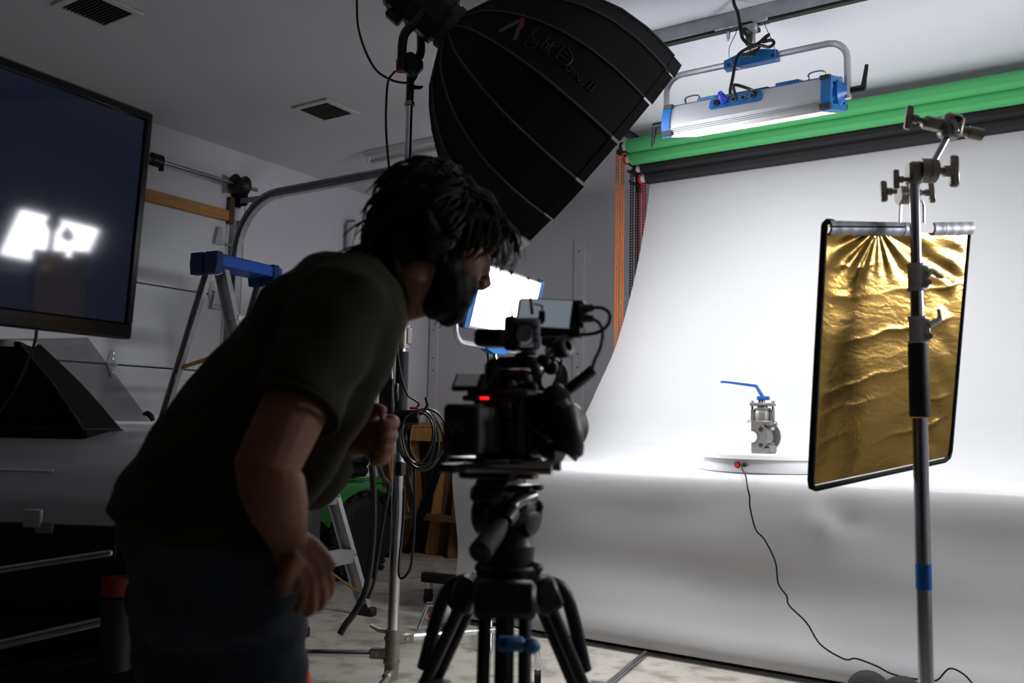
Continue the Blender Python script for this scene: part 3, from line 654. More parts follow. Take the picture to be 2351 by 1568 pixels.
vb().cyl((0, 0, .2), (0, 0, .247), .0115, n=16).cyl((0, 0, .203), (0, 0, .212), .024, n=18).build('stem', M_STEEL, vl)
vb().box((.004, 0, .248), (.052, .032, .017), bev=.002).box((-.008, 0, .237), (.018, .02, .02), bev=.002).build('lever_collar', M_LEVER, vl)
vb().cyl((-.027, 0, .247), (-.02, 0, .247), .006, n=6).build('set_screw', M_STEEL, vl)
lev = [(-.004, .25), (-.03, .297), (-.165, .317), (-.19, .318), (-.19, .326), (-.17, .327), (-.026, .309), (.008, .255)]
vb().prism([(a, b) for a, b in lev], V((0, .012, 0)), V((1, 0, 0)), V((0, 0, 1)), .024).build('lever', M_LEVER, vl)
# ------------------------------------------------------------------ lamp stand with dome softbox
SB = PZ(896, 0, 3.05)
st = thing('lamp_stand', 'tall chrome rolling lamp stand carrying the big black dome softbox', 'light stand', SB)
def zpy(b, py):
    k = (CY - py) / F_PX; q0 = V((b.x, b.y, 0)) - CAM
    return (k * q0.dot(cf_) - q0.dot(cu_)) / (cu_.z - k * cf_.z)
zz = lambda py: zpy(SB, py)
DS = 3.24; SS = DS / 3.05
def at(z): return V((SB.x, SB.y, z))
MB().cyl(at(.16), at(zz(945)), .0195, n=20).build('lower_tube', M_CHROME, st)
MB().cyl(at(zz(1000)), at(zz(745)), .0155, n=20).build('middle_tube', M_CHROME, st)
MB().cyl(at(zz(790)), at(zz(232)), .0125, n=20).build('upper_tube', M_CHROME, st)
MB().lathe(at(zz(960)), UP, [(0, .02), (0, .0275), (.24, .0275), (.24, .02)], 20).build('foam_grip', M_RUBBER, st)
def collar(o, h, r, right, m=M_CAST, lever=1):
    t_ = st
    c = MB(); c.lathe(o, UP, [(0, r * .8), (0, r * 1.12), (.006, r * 1.12), (.007, r), (h - .007, r), (h - .006, r * 1.1), (h, r * 1.1), (h, r * .8)], 20)
    return c
collar(at(zz(800)), .085, .024, 1).box(at(zz(800)) + RT * .02 + V((0, 0, .045)), (.022, .03, .06), bev=.004).build('collar', M_CAST, st)
collar(at(zz(1002)), .09, .027, 1, M_BLACKP).build('collar', M_BLACKP, st)
collar(at(zz(243)), .014, .017, 1).build('collar', M_STEEL, st)
hb = MB().cyl(at(.1), at(.27), .026, n=18).cyl(at(.155), at(.165), .03, n=18).cyl(at(.235), at(.245), .03, n=18).build('hub', M_CAST, st)
for k, (ang, zh, L, dz) in enumerate(((176, .185, .62, -.1), (32, .235, .62, -.12), (-96, .12, .5, -.06))):
    dv = RT * math.cos(R(ang)) + FW * math.sin(R(ang)); p0 = at(zh)
    pts = [p0 + dv * .03, p0 + dv * (L * .75) + V((0, 0, dz * .1)), p0 + dv * L * .92 + V((0, 0, dz * .35)), p0 + dv * L * .99 + V((0, 0, dz)), V((*(p0 + dv * L).xy, .05))]
    lg = MB().tube(pts, .0125, 14).build('leg', M_CHROME, st)
    MB().box(p0 + dv * .045, (.07, .03, .036), basis(dv, UP.cross(dv), UP), bev=.006).build('leg_socket', M_CAST, lg)
    MB().cyl(p0 + dv * .05 - UP.cross(dv) * .018, p0 + dv * .05 + UP.cross(dv) * .018, .007, n=10).build('bolt', M_STEEL, lg)
    c = V((*(p0 + dv * L).xy, .028)); MB().lathe(c - RT * .012, RT, [(0, .01), (0, .027), (.024, .027), (.024, .01)], 18).build('wheel', M_RUBBER, lg)
hd = at(.262) - RT * .02; MB().tube([hd, hd - RT * .03 + UP * .004, hd - RT * .06 + UP * .02], [.009, .008, .006], 8).build('lock_lever', M_CAST, st)
MB().box(at(zz(1075)) + RT * .012 - FW * .02, (.03, .03, .05), bev=.004).build('cable_clip', M_BLACKP, st)
# lamp head
dax = (cr_ * .76 - cu_ * .64 + cf_ * .12).normalized()       # optical axis of the dome
dside = dax.cross(cf_).normalized(); dcam = dax.cross(dside).normalized()
if dcam.dot(cf_) > 0: dcam = -dcam
dperp = dcam.cross(dax); dperp = dperp if dperp.dot(cu_) > 0 else -dperp
S0 = P(1043, 72, DS)
lh = thing('spot_lamp', 'black studio lamp head behind the dome softbox', 'studio lamp', S0 - dax * .2)
bd = basis(dperp, dcam, dax)
oct_ = [(math.cos(R(22.5 + 45 * k)), math.sin(R(22.5 + 45 * k))) for k in range(8)]
def octa(c0, c1, r0, r1, sq=1.0): return [[c0 + dperp * a * r0 + dcam * b * r0 * sq for a, b in oct_], [c1 + dperp * a * r1 + dcam * b * r1 * sq for a, b in oct_]]
MB().loft(octa(S0 - dax * .265, S0 - dax * .05, .1, .1)).loft(octa(S0 - dax * .05, S0 - dax * .012, .085, .08)).build('housing', M_BLACKM, lh, ang=20)
for k in range(5): MB().loft(octa(S0 - dax * (.25 - .03 * k), S0 - dax * (.242 - .03 * k), .104, .104)).build('cooling_rib', M_BLACKP, lh, ang=20)
MB().cyl(S0 - dax * .03, S0 + dax * .0, .088, n=28).build('mount_ring', M_GREYTR, lh)
MB().box(S0 - dax * .2 - dperp * .11, (.03, .05, .06), bd, bev=.005).build('handle_lug', M_BLACKP, lh)
yk0 = P(945, 150, DS+0.000)
for sg, offs in ((-1, .13), (1, -.13)):
    piv = S0 - dax * .17 + dcam * offs
    base = yk0 + dcam * offs * .22
    if sg < 0: pts = [P(923, 160, DS-0.070), P(923, 120, DS-0.100), P(928, 80, DS-0.120), P(950, 55, DS-0.120), P(975, 25, DS-0.120)]
    else: pts = [P(955, 140, DS+0.010), P(966, 120, DS+0.030), P(966, 80, DS+0.080), P(966, 40, DS+0.120), P(968, 10, DS+0.130)]
    MB().tube(spl(pts, 4), .0165, 10).build('yoke_arm', M_BLACKM, lh)
MB().cyl(P(921, 165, DS-0.070), P(921, 138, DS-0.070), .0185, n=14).build('red_band', mat('dark_red_paint', '7c0f12', .4, noise=.05), lh)
MB().box(P(945, 150, DS-0.020), (.07, .07, .075), basis(dperp, dcam, dax), bev=.012).build('yoke_clamp', M_BLACKM, lh)
MB().cyl(at(zz(236)), at(zz(150)), .0145, n=16).build('spigot_adapter', M_BLACKM, lh)
tv_ = at(zz(200)) + RT * .012; MB().tube([tv_, tv_ + RT * .025 - UP * .002, tv_ + RT * .035 + UP * .004], [.009, .007, .005], 8).build('tie_lever', M_BLACKP, lh)
# the dome
dm = thing('dome_softbox', 'large black dome softbox with grey seams and handwritten lettering', 'softbox', S0)
DP = [(.0, .082), (.03, .145), (.055, .195), (.1, .25), (.16, .307), (.23, .358), (.31, .398), (.4, .425), (.5, .436), (.58, .434), (.635, .428)]
DP = [(a * SS, b * SS) for a, b in DP]
NS = 16; PH = R(-2)
def dome_pt(t, ang, off=0):
    for i in range(len(DP) - 1):
        if DP[i][0] <= t <= DP[i + 1][0]:
            k = (t - DP[i][0]) / (DP[i + 1][0] - DP[i][0]); r_ = DP[i][1] + (DP[i + 1][1] - DP[i][1]) * k; break
    else: r_ = DP[-1][1]
    a = (ang - PH) % (2 * math.pi / NS) - math.pi / NS
    rr = r_ * math.cos(math.pi / NS) / math.cos(a) + off
    return S0 + dax * t + (dcam * math.cos(ang) + dperp * math.sin(ang)) * rr
for k in range(NS):
    a0 = PH + 2 * math.pi * k / NS; a1 = a0 + 2 * math.pi / NS; mb = MB()
    mb.sheet(lambda u, v: dome_pt(DP[0][0] + (DP[-1][0]) * u, a0 + .0006 + (a1 - a0 - .0012) * v), 22, 2, .0015)
    mb.build('panel', M_CLOTHB, dm, ang=60)
    pts = [dome_pt(x, a0, .003) for x, _ in DP]
    MB().tube(pts, .0045, 6).build('seam', M_GREYTR, dm)
    # velcro rim flap, each a little different in length
    fl = .03 + .012 * ((k * 7) % 5) / 4
    MB().sheet(lambda u, v: dome_pt(DP[-1][0], a0 + (a1 - a0) * (.03 + .94 * v), .003 - u * .004) + dax * fl * u, 2, 2, .002).build('rim_flap', M_CLOTHB, dm)
MB().cyl(S0 - dax * .005, S0 + dax * .02, .09, n=28).build('speed_ring', M_GREYTR, dm)
M_DFACE = emis('dome_diffuser', 'fafbff', LAMP_DOME)
fpts = [S0 + dax * .655 + (dcam * math.cos(PH + 2 * math.pi * k / NS) + dperp * math.sin(PH + 2 * math.pi * k / NS)) * .442 for k in range(NS)]
MB().loft([fpts, [p + dax * .004 for p in fpts]]).build('diffuser', M_DFACE, dm, smooth=False)
# lettering on the panel that faces the camera: strokes laid on the cloth
def on_dome(t, q, off=.0025):
    ang = 0.0
    for _ in range(14):
        r_ = (dome_pt(t, ang) - S0 - dax * t).length; ang = math.asin(max(-.99, min(.99, q / r_)))
    return dome_pt(t, ang, off)
def stroke(pts, name, m, w=.0022, k=4): MB().tube([on_dome(a, b) for a, b in [(p.x, p.y) for p in spl([V((x, y, 0)) for x, y in pts], k)]], w, 5, flat=.4).build(name, m, dm)
M_LET = mat('grey_print', '4a4a4d', .6, noise=.05)
MB().add([on_dome(*p) for p in ((.20, .145), (.215, .125), (.205, .04), (.185, .05))] , [(0, 1, 2, 3)])
def patch(quad, name, m):
    v_ = [on_dome(*p) for p in quad]; n_ = (v_[1] - v_[0]).cross(v_[2] - v_[0]).normalized() * .001
    MB().add([p - n_ for p in v_] + [p + n_ for p in v_], [(0, 1, 2, 3), (7, 6, 5, 4), (0, 4, 5, 1), (1, 5, 6, 2), (2, 6, 7, 3), (3, 7, 4, 0)]).build(name, m, dm, smooth=False)
# image-space positions of the printed marks, turned into dome coordinates
def ic(px, py):
    dx, dy = (px - 1043) * DS / F_PX, (py - 72) * DS / F_PX
    ax2 = V((dax.dot(cr_), -dax.dot(cu_))); pe2 = V((dperp.dot(cr_), -dperp.dot(cu_))); v2 = V((dx, dy))
    det = ax2.x * pe2.y - ax2.y * pe2.x
    return ((v2.x * pe2.y - v2.y * pe2.x) / det, (ax2.x * v2.y - ax2.y * v2.x) / det)
patch([ic(1128, 119), ic(1134, 125), ic(1172, 106), ic(1170, 97)], 'logo_bar', M_LET)
patch([ic(1157, 144), ic(1165, 147), ic(1176, 112), ic(1170, 108)], 'logo_bar', M_LET)
patch([ic(1171, 123), ic(1179, 118), ic(1186, 88), ic(1175, 84)], 'logo_tick', mat('logo_red', '9c1f1c', .6, noise=.05))
L = [[(1214, 117), (1193, 138)], [(1199, 140), (1196, 142)], [(1207, 128), (1209, 126)],
     [(1208, 147), (1199, 146), (1198, 153), (1206, 153), (1204, 160), (1192, 166), (1181, 162), (1181, 154), (1190, 152), (1212, 166), (1233, 190)],
     [(1231, 142), (1212, 165)], [(1220, 157), (1227, 157), (1221, 169)], [(1238, 153), (1226, 172), (1228, 176)], [(1228, 163), (1244, 164)],
     [(1240, 190), (1258, 165), (1270, 175), (1274, 190), (1266, 202), (1252, 200), (1238, 188)], [(1247, 179), (1264, 195)], [(1253, 171), (1270, 188)],
     [(1270, 207), (1264, 206), (1260, 213), (1266, 217), (1272, 211), (1270, 207)], [(1270, 224), (1277, 216), (1277, 225), (1284, 221), (1282, 231)],
     [(1283, 236), (1292, 233), (1290, 228), (1284, 233), (1286, 242), (1296, 243)], [(1301, 251), (1314, 238)], [(1308, 257), (1320, 243)], [(1312, 236), (1322, 244)], [(1299, 250), (1309, 258)]]
for s_ in L: stroke([ic(*p) for p in s_], 'lettering', M_LET)
# cables of the lamp
wire([P(818, -60, DS-0.050), P(819, 0, DS-0.050), P(822, 60, DS-0.070), P(838, 115, DS-0.080), P(863, 160, DS-0.080), P(895, 182, DS-0.070), P(925, 190, DS-0.050), P(947, 187, DS-0.020), P(956, 175, DS-0.010), P(954, 165, DS-0.020)], 'lamp_head_cable', 'black cable swinging in a loop left of the lamp head', .0042, 'cable', M_CABLE)
wire([P(908, 163, DS-0.070), P(895, 178, DS-0.070), P(889, 200, DS-0.060), P(886, 270, DS-0.050), P(889, 340, DS-0.050), P(897, 420, DS-0.050), P(905, 520, DS-0.050), P(910, 700, DS-0.050)], 'head_feeder_cable', 'black cable running straight down beside the chrome stand', .0042, 'cable', M_CABLE)
bb = thing('control_box', 'tall narrow black control box clamped to the lamp stand', 'control box', P(888, 990, 2.98))
MB().box(P(889, 900, 2.98), (.05, .04, .30), Rz(YAW), bev=.006).build('case', M_BLACKP, bb)
MB().cyl(P(897, 820, 2.96), P(899, 870, 2.96), .006, n=10).build('handle', M_STEEL, bb)
MB().box(P(905, 900, 3.0), (.03, .03, .06), Rz(YAW), bev=.004).build('clamp', M_BLACKM, bb)
bb2 = thing('cable_hook', 'black hook block with red tab holding the cable coil on the stand', 'hook', P(940, 985, 3.0))
MB().box(P(935, 958, 2.99), (.085, .04, .05), Rz(YAW), bev=.006).build('block', M_BLACKP, bb2)
MB().box(P(951, 937, 2.99), (.03, .03, .008), Rz(YAW), bev=.003).build('tab', M_RED, bb2)
MB().tube([P(978, 912, 2.99), P(982, 930, 2.99), P(972, 948, 2.99), P(950, 955, 2.99)], .006, 8).build('hook', M_BLACKP, bb2)
for k in range(7):
    cx, cy = 968 + (k - 3) * 3.5, 1003 + (k % 3) * 4; a_, b_ = 36 + (k * 5) % 11, 58 + (k * 7) % 9; d_ = 2.95 + .012 * k
    pts = [P(cx + a_ * math.sin(t_ * .5236) + 4 * math.sin(t_ + k), cy - b_ * math.cos(t_ * .5236) * (1 if math.cos(t_ * .5236) > 0 else 1.05), d_ + .01 * math.sin(t_ * .5236 + k)) for t_ in range(12)]
    lbl = ['outermost loop', 'second loop', 'third loop', 'middle loop', 'fifth loop', 'sixth loop', 'rearmost loop'][k]
    single('cable_coil_loop', MB().tube(spl(pts, 4, True), .0045, 7, closed=True), M_CABLE, lbl + ' of the black cable coil hung on the lamp stand, counted from the camera', 'cable', group='loops of the hanging cable coil')
wire([P(853, 1068, 2.8), P(857, 1110, 2.82), P(858, 1200, 2.85), P(851, 1290, 2.85), P(838, 1360, 2.82), P(815, 1405, 2.8), P(795, 1432, 2.78), P(780, 1456, 2.77)], 'cable_tail', 'thick black cable end dangling in front of the ladder foot', .0105, 'cable', M_RUBBER)
wire([P(868, 1065, 2.86), P(880, 1095, 2.88), P(893, 1115, 2.9), P(883, 1180, 2.9), P(870, 1260, 2.9), P(860, 1330, 2.88), P(845, 1375, 2.86)], 'second_cable_tail', 'thinner black cable hanging close to the thick cable end', .006, 'cable', M_CABLE)
wire([P(948, 1065, 2.97), P(952, 1100, 2.97), P(951, 1200, 2.97), P(945, 1290, 2.97), P(935, 1318, 2.97), P(920, 1327, 2.98), P(916, 1300, 3.0), P(925, 1200, 3.08), P(928, 1120, 3.08)], 'drooping_cable', 'black cable drooping in a U below the cable coil', .005, 'cable', M_CABLE)
wire([P(905, 760, 2.96), P(912, 800, 2.96), P(920, 860, 2.96), P(935, 905, 2.96), P(955, 920, 2.97), P(962, 928, 2.98), P(955, 938, 2.98)], 'thin_feeder_cable', 'thin dark cable curving from the collar down to the hook block', .004, 'cable', M_CABLE)
# ------------------------------------------------------------------ second LED panel on its own stand
n2h = (RT * .88 - FW * .47).normalized(); td = R(14)
en = (n2h * math.cos(td) - UP * math.sin(td)).normalized()
zx = -en; xx = UP.cross(zx).normalized(); yy = zx.cross(xx)
LP2 = P(1139, 690, 4.28)
M2 = basis(xx, yy, zx, LP2)
yd2 = (M2.to_3x3().inverted() @ V((0, 0, -1))); yd2.x = 0
led_lamp('led_panel_lamp', 'lit blue framed panel lamp standing behind the man\'s face', M2, M_FACE2, yd2, .235, connectors=False)
sp = M2 @ (yd2.normalized() * .30)
s2 = thing('panel_stand', 'chrome stand under the lit panel lamp behind the cinema camera', 'light stand', (sp.x, sp.y, 0))
MB().cyl((sp.x, sp.y, .12), (sp.x, sp.y, sp.z + .02), .0175, n=16).build('pole', M_CHROME, s2)
MB().lathe((sp.x, sp.y, sp.z - .06), UP, [(0, .02), (0, .024), (.08, .024), (.08, .015)], 16).build('socket', M_CHROME, s2)
MB().lathe((sp.x, sp.y, .1), UP, [(0, .02), (0, .03), (.1, .03), (.1, .02)], 16).build('hub', M_CAST, s2)
for a in (-88, 172, 8):
    dv = RT * math.cos(R(a)) + FW * math.sin(R(a)); MB().tube([V((sp.x, sp.y, .16)) + dv * .02, V((sp.x, sp.y, .13)) + dv * .3, V((sp.x, sp.y, .014)) + dv * .34], .012, 10).build('leg', M_CHROME, s2)
wire([P(1117, 795, 4.25), P(1120, 820, 4.25), P(1122, 850, 4.25), P(1122, 880, 4.25), P(1118, 960, 4.25)], 'panel_lamp_cable', 'black cable hanging from the standing panel lamp', .005, 'cable', M_CABLE)
# ------------------------------------------------------------------ third LED panel, right of the frame (seen mirrored in the television)
L3 = CAM + RT * 2.5 + FW * 2.2; L3.z = 1.71
e3 = (RT * -.70 + FW * .58 - UP * .36).normalized(); zx = -e3; xx = UP.cross(zx).normalized(); yy = zx.cross(xx)
M3 = basis(xx, yy, zx, L3); yd3 = (M3.to_3x3().inverted() @ V((0, 0, -1))); yd3.x = 0
led_lamp('led_panel_lamp', 'bright panel lamp right of the frame, seen as a reflection in the television', M3, M_FACE3, yd3, .235, connectors=False)
sp = M3 @ (yd3.normalized() * .30)
s3 = thing('panel_stand', 'chrome stand of the panel lamp right of the frame', 'light stand', (sp.x, sp.y, 0))
MB().cyl((sp.x, sp.y, .12), (sp.x, sp.y, sp.z + .02), .0175, n=16).build('pole', M_CHROME, s3)
MB().lathe((sp.x, sp.y, .1), UP, [(0, .02), (0, .03), (.1, .03), (.1, .02)], 16).build('hub', M_CAST, s3)
for a in (40, 160, 280):
    dv = V((math.cos(R(a)), math.sin(R(a)), 0)); MB().tube([V((sp.x, sp.y, .16)) + dv * .02, V((sp.x, sp.y, .13)) + dv * .4, V((sp.x, sp.y, .014)) + dv * .45], .012, 10).build('leg', M_CHROME, s3)
# ------------------------------------------------------------------ grip stand with gold reflector
CB = P(2099, 430, 2.2); CB.z = 0
cs = thing('grip_stand', 'chrome grip stand with black foam sleeve and blue tape', 'light stand', CB)
ca = lambda py: V((CB.x, CB.y, zpy(CB, py)))
MB().cyl(V((CB.x, CB.y, .2)), ca(960), .0178, n=22).build('lower_tube', M_CHROME, cs)
MB().lathe(ca(957), UP, [(0, .018), (0, .0225), (.004, .0235), (.178, .0235), (.182, .0225), (.182, .018)], 22).build('foam_sleeve', M_RUBBER, cs)
MB().cyl(ca(800), ca(650), .0155, n=20).build('middle_tube', M_CHROME, cs)
MB().cyl(ca(650), ca(418), .013, n=20).build('upper_tube', M_CHROME, cs)
M_COLL = mat('collar_alloy', 'c6c4c2', .4, .25, noise=.08, nscale=60)
def gcollar(py, up):
    o = ca(py); c = MB(); c.lathe(o, UP, [(0, .018), (0, .0225), (.006, .0235), (.008, .0205), (.06, .0205), (.062, .0225), (.068, .0225), (.068, .018)], 20)
    c.box(o + RT * .014 - FW * .012 + V((0, 0, .033)), (.018, .022, .056), Rz(YAW), bev=.004); cc = c.build('collar', M_COLL, cs)
    q_ = o + RT * .016 - FW * .024 + V((0, 0, .045 if up else .04))
    pts = [q_, q_ + RT * .012 + UP * .006, q_ + RT * .028 + UP * (-.004 if not up else .016), q_ + RT * (.04 if not up else .026) + UP * (-.008 if not up else .04)]
    MB().tube(spl(pts, 4), [.009, .009, .009, .0085, .008, .008, .0075, .007, .007, .0065, .006, .0055, .004], 8).build('lever', M_COLL, cc)
    MB().cyl(o + RT * .016 - FW * .028 + V((0, 0, .018)), o + RT * .016 - FW * .008 + V((0, 0, .018)), .008, n=12).build('bolt', M_CAST, cc)
gcollar(668, False); gcollar(790, True)
MB().lathe(ca(1352), UP, [(0, .0175), (0, .0186), (.06, .0186), (.06, .0175)], 22).build('blue_tape', mat('blue_tape', '0c62b0', .7, noise=.1, nscale=40), cs)
MB().lathe(V((CB.x, CB.y, .12)), UP, [(0, .02), (0, .028), (.16, .028), (.16, .02)], 20).build('base_hub', M_CAST, cs)
for a in (100, 225, 340):
    dv = RT * math.cos(R(a)) + FW * math.sin(R(a)); b0 = V((CB.x, CB.y, .24)); MB().tube(spl([b0 + dv * .02, b0 + dv * .2, b0 + dv * .32 - UP * .05, b0 + dv * .38 - UP * .226], 5), .0125, 12).build('leg', M_CHROME, cs)
# grip heads
def tknob(mb, o, ax, up_, s=1.0):
    mb.cyl(o, o + ax * .022 * s, .007 * s, n=12); mb.cyl(o + ax * .014 * s, o + ax * .03 * s, .011 * s, n=12)
    c = o + ax * .036 * s; mb.box(c, (.018 * s, .062 * s, .016 * s), basis(ax, up_, ax.cross(up_)), bev=.004 * s); return mb
gh = thing('grip_clamp', 'cast metal grip head on top of the grip stand', 'grip head', ca(430))
top = ca(402)
MB().box(top + V((0, 0, .003)), (.034, .04, .058), Rz(YAW), bev=.007).build('body', M_CAST, gh)
MB().cyl(top + RT * .012 + UP * .012, top + RT * .032 + UP * .012, .031, n=28).build('inner_disc', M_CAST, gh)
MB().cyl(top + RT * .034 + UP * .012, top + RT * .053 + UP * .012, .031, n=28).build('outer_disc', M_CAST, gh)
tknob(MB(), top + RT * .055 + UP * .012, RT, UP, 1.3).build('large_knob', M_CAST, gh)
tknob(MB(), top - RT * .017 - UP * .012, -RT, UP, .8).build('small_knob', M_CAST, gh)
wc = thing('wire_clamp', 'small cast clamp gripping the wire hanger of the gold reflector', 'clamp', P(2080, 470, 2.27))
MB().cyl(P(2062, 448, 2.26), P(2088, 448, 2.26), .024, n=22).build('disc', M_CAST, wc)
tknob(MB(), P(2058, 440, 2.25), -RT, (UP + FW * .1).normalized(), .9).build('knob', M_CAST, wc)
tknob(MB(), P(2112, 442, 2.27), RT, (UP * 1 - RT * .1).normalized(), .85).build('knob', M_CAST, wc)
MB().cyl(P(2088, 445, 2.265), P(2113, 442, 2.27), .009, n=12).build('axle', M_CAST, wc)
ga = thing('clamp_rod', 'short tilted steel rod with a second grip head at its top', 'grip arm', P(2145, 372, 2.2))
a0, a1 = P(2140, 378, 2.19), P(2176, 312, 2.2)
MB().cyl(a0, a1, .0078, n=14).build('rod', M_STEEL, ga)
h0 = P(2178, 290, 2.2); ex = (RT * .97 - UP * .2).normalized(); ey = FW; ez = ex.cross(ey)
RB = basis(ex, ey, ez)
MB().box(h0 + ex * .006 + ez * 0, (.052, .045, .062), RB, bev=.009).build('head', M_CAST, ga)
MB().box(h0 - ex * .042 - UP * .003, (.055, .034, .03), RB, bev=.008).build('side_block', M_CAST, ga)
MB().cyl(h0 + ex * .012 + UP * .014 - FW * .0235, h0 + ex * .012 + UP * .014 - FW * .021, .0085, n=16).build('rod_hole', M_BLACKM, ga)
MB().box(h0 + ex * .004 - UP * .006 - FW * .024, (.014, .004, .032), RB @ Ry(R(-25)), bev=.002).build('jaw_insert', M_STEEL, ga)
tknob(MB(), h0 - ex * .066, -ex, (UP * .98 + RT * .15).normalized(), 1.0).build('knob', M_CAST, ga)
kk = MB(); kk.cyl(h0 + ex * .03 - UP * .004, h0 + ex * .055 - UP * .004, .013, n=14).cyl(h0 + ex * .05 - UP * .004, h0 + ex * .085 - UP * .004, .016, n=14).build('knob', M_CAST, ga)
# the gold reflector
def gold_mat():
    m = mat('gold_foil', 'cda456', .24, 1, noise=.12, nscale=14)
    n = m.node_tree.nodes; l = m.node_tree.links; b = n['Principled BSDF']
    tc = n.new('ShaderNodeTexCoord'); mp = n.new('ShaderNodeMapping'); mp.inputs['Scale'].default_value = (3, 3, 9)
    l.new(tc.outputs['Object'], mp.inputs[0]); t1 = n.new('ShaderNodeTexNoise'); t1.inputs['Scale'].default_value = 4; t1.inputs['Detail'].default_value = 6; t1.inputs['Distortion'].default_value = 1.2
    l.new(mp.outputs[0], t1.inputs['Vector']); t2 = n.new('ShaderNodeTexNoise'); t2.inputs['Scale'].default_value = 160; l.new(tc.outputs['Object'], t2.inputs['Vector'])
    b1 = n.new('ShaderNodeBump'); b1.inputs['Strength'].default_value = .09; b1.inputs['Distance'].default_value = .02; l.new(t1.outputs['Fac'], b1.inputs['Height'])
    b2 = n.new('ShaderNodeBump'); b2.inputs['Strength'].default_value = .12; b2.inputs['Distance'].default_value = .003; l.new(t2.outputs['Fac'], b2.inputs['Height']); l.new(b1.outputs[0], b2.inputs['Normal']); l.new(b2.outputs[0], b.inputs['Normal'])
    return m
TLc, TRc, BRc, BLc = P(1893, 517, 2.12), P(2226, 519, 2.37), P(2180, 1055, 2.37), P(1861, 1124, 2.10)
rn = (TRc - TLc).cross(BLc - TLc).normalized(); rn = rn if rn.dot(CAM - TLc) > 0 else -rn
rf = thing('gold_reflector', 'crumpled gold foil reflector panel hanging from the grip stand', 'reflector', (BLc + BRc) / 2)
def rfp(u, v): return (TLc * (1 - u) + TRc * u) * (1 - v) + (BLc * (1 - u) + BRc * u) * v
creases = [(.13, -.03, .004), (.255, -.05, .009), (.43, -.10, .008), (.61, -.13, .006), (.70, -.12, .004), (.80, -.15, .006), (.885, -.12, .007)]
def gold(u, v):
    p = rfp(.012 + u * .976, .03 + v * .955); h = 0
    for v0, sl, am in creases:
        c_ = v0 + sl * (u - .3) * .8 + .006 * math.sin(u * 13 + v0 * 40) + .004 * math.sin(u * 29 + v0 * 9)
        dd = v - c_; h += .8 * am * (.6 * math.exp(-abs(dd) / .012) - .45 * math.exp(-((dd - .05) / .06) ** 2)) * (.55 + .45 * math.sin(u * 5 + v0 * 11))
    fan = max(0, 1 - v / .22); ang = math.atan2(v + .02, u - .33)
    h += fan * .006 * math.sin(ang * 15) * min(1, abs(u - .33) * 6 + .3)
    h += .007 * max(0, u - .5) * math.exp(-((v - .13) / .12) ** 2) * math.sin((v * 1.0 - u * .35) * 60) * 1.4
    h += .003 * math.sin(u * 7 + v * 5) + .0022 * math.sin(v * 40 + 6 * math.sin(u * 4)) * max(0, u - .75) * 4
    h += .012 * math.sin(math.pi * v) * math.sin(math.pi * u) * -.6
    return p + rn * h * math.sin(math.pi * min(1, u * 8) / 2) * min(1, (1 - u) * 10) * min(1, (1 - v) * 14)
MB().sheet(gold, 110, 190, .0015).build('gold_foil', gold_mat(), rf, ang=80)
fpath = [rfp(0, .0), rfp(-.002, .5), rfp(-.002, .965), rfp(.006, .99), rfp(.03, 1.0), rfp(.5, 1.0), rfp(.96, 1.0), rfp(.99, .99), rfp(1.0, .96), rfp(1.0, .5), rfp(1.0, .0)]
MB().tube(fpath, [.0085, .0085, .0085, .0085, .0075, .0065, .0065, .0065, .0065, .006, .0055], 12).build('edge_frame', M_CLOTHB, rf)
M_SFAB = mat('silver_fabric', '9c9ca2', .5, .2, noise=.15, nscale=60, stretch=(1, 1, .2))
def band(u, v): return rfp(u, -.012 + v * .045 + .004 * math.sin(u * math.pi)) + rn * (.008 * math.cos((v - .5) * 2.6) + .0008 * math.sin(u * 90))
for (u0, u1) in ((0.02, .50), (.505, .585), (.715, .79), (.795, 1.005)): MB().sheet(lambda u, v: band(u0 + (u1 - u0) * u, v), 24, 6, .006).build('top_sleeve', M_SFAB, rf, ang=60)
MB().tube([rfp(u, .008) + rn * .0165 for u in (0, .1, .2, .3, .4, .49)], .0022, 6).build('trim_line', M_CLOTHB, rf)
MB().tube([rfp(0.0, .02), rfp(0, -.005), rfp(.015, -.014), rfp(.05, -.012)], .0075, 10).build('corner', M_CLOTHB, rf)
MB().tube(spl([P(2066, 512, 2.27), P(2068, 470, 2.27), P(2070, 462, 2.27), P(2085, 460, 2.275), P(2110, 460, 2.29), P(2120, 470, 2.3), P(2121, 512, 2.3)], 4), .0035, 8).build('wire_hanger', M_CHROME, rf)
# ------------------------------------------------------------------ television
tvd = (FW * math.cos(R(29)) + RT * math.sin(R(29))).normalized(); tvn = V((tvd.y, -tvd.x, 0)); tvn = tvn if tvn.dot(RT) > 0 else -tvn
tl_ = R(3.3); tvu = (UP * math.cos(tl_) + tvn * math.sin(tl_)); tvN = (tvn * math.cos(tl_) - UP * math.sin(tl_))
TR_ = P(347, 262, 2.3); TH, TW = .598, 1.0
MT = basis(-tvd, tvN, tvu, TR_)       # local x towards the camera, y out of the screen, z up; origin = far top corner
tv = thing('television', 'large flat television with a reflection of a lamp on its dark screen', 'television', M=MT @ T(V((.5, 0, -TH))))
m_ = lambda: MB(MT)
MB(MT).box((TW / 2, -.022, -TH / 2), (TW, .04, TH), bev=.006).build('back_shell', M_BLACKP, tv)
M_BEZ = mat('gloss_bezel', '040405', .15, noise=.1, nscale=20, spec=.22)
m_().box((TW / 2, .004, -.013), (TW, .018, .026), bev=.005).build('bezel', M_BEZ, tv)
m_().box((TW / 2, .004, -TH + .021), (TW, .018, .042), bev=.005).build('bezel', M_BEZ, tv)
m_().box((.011, .004, -(TH - .016) / 2), (.022, .018, TH - .06), bev=.004).build('bezel', M_BEZ, tv)
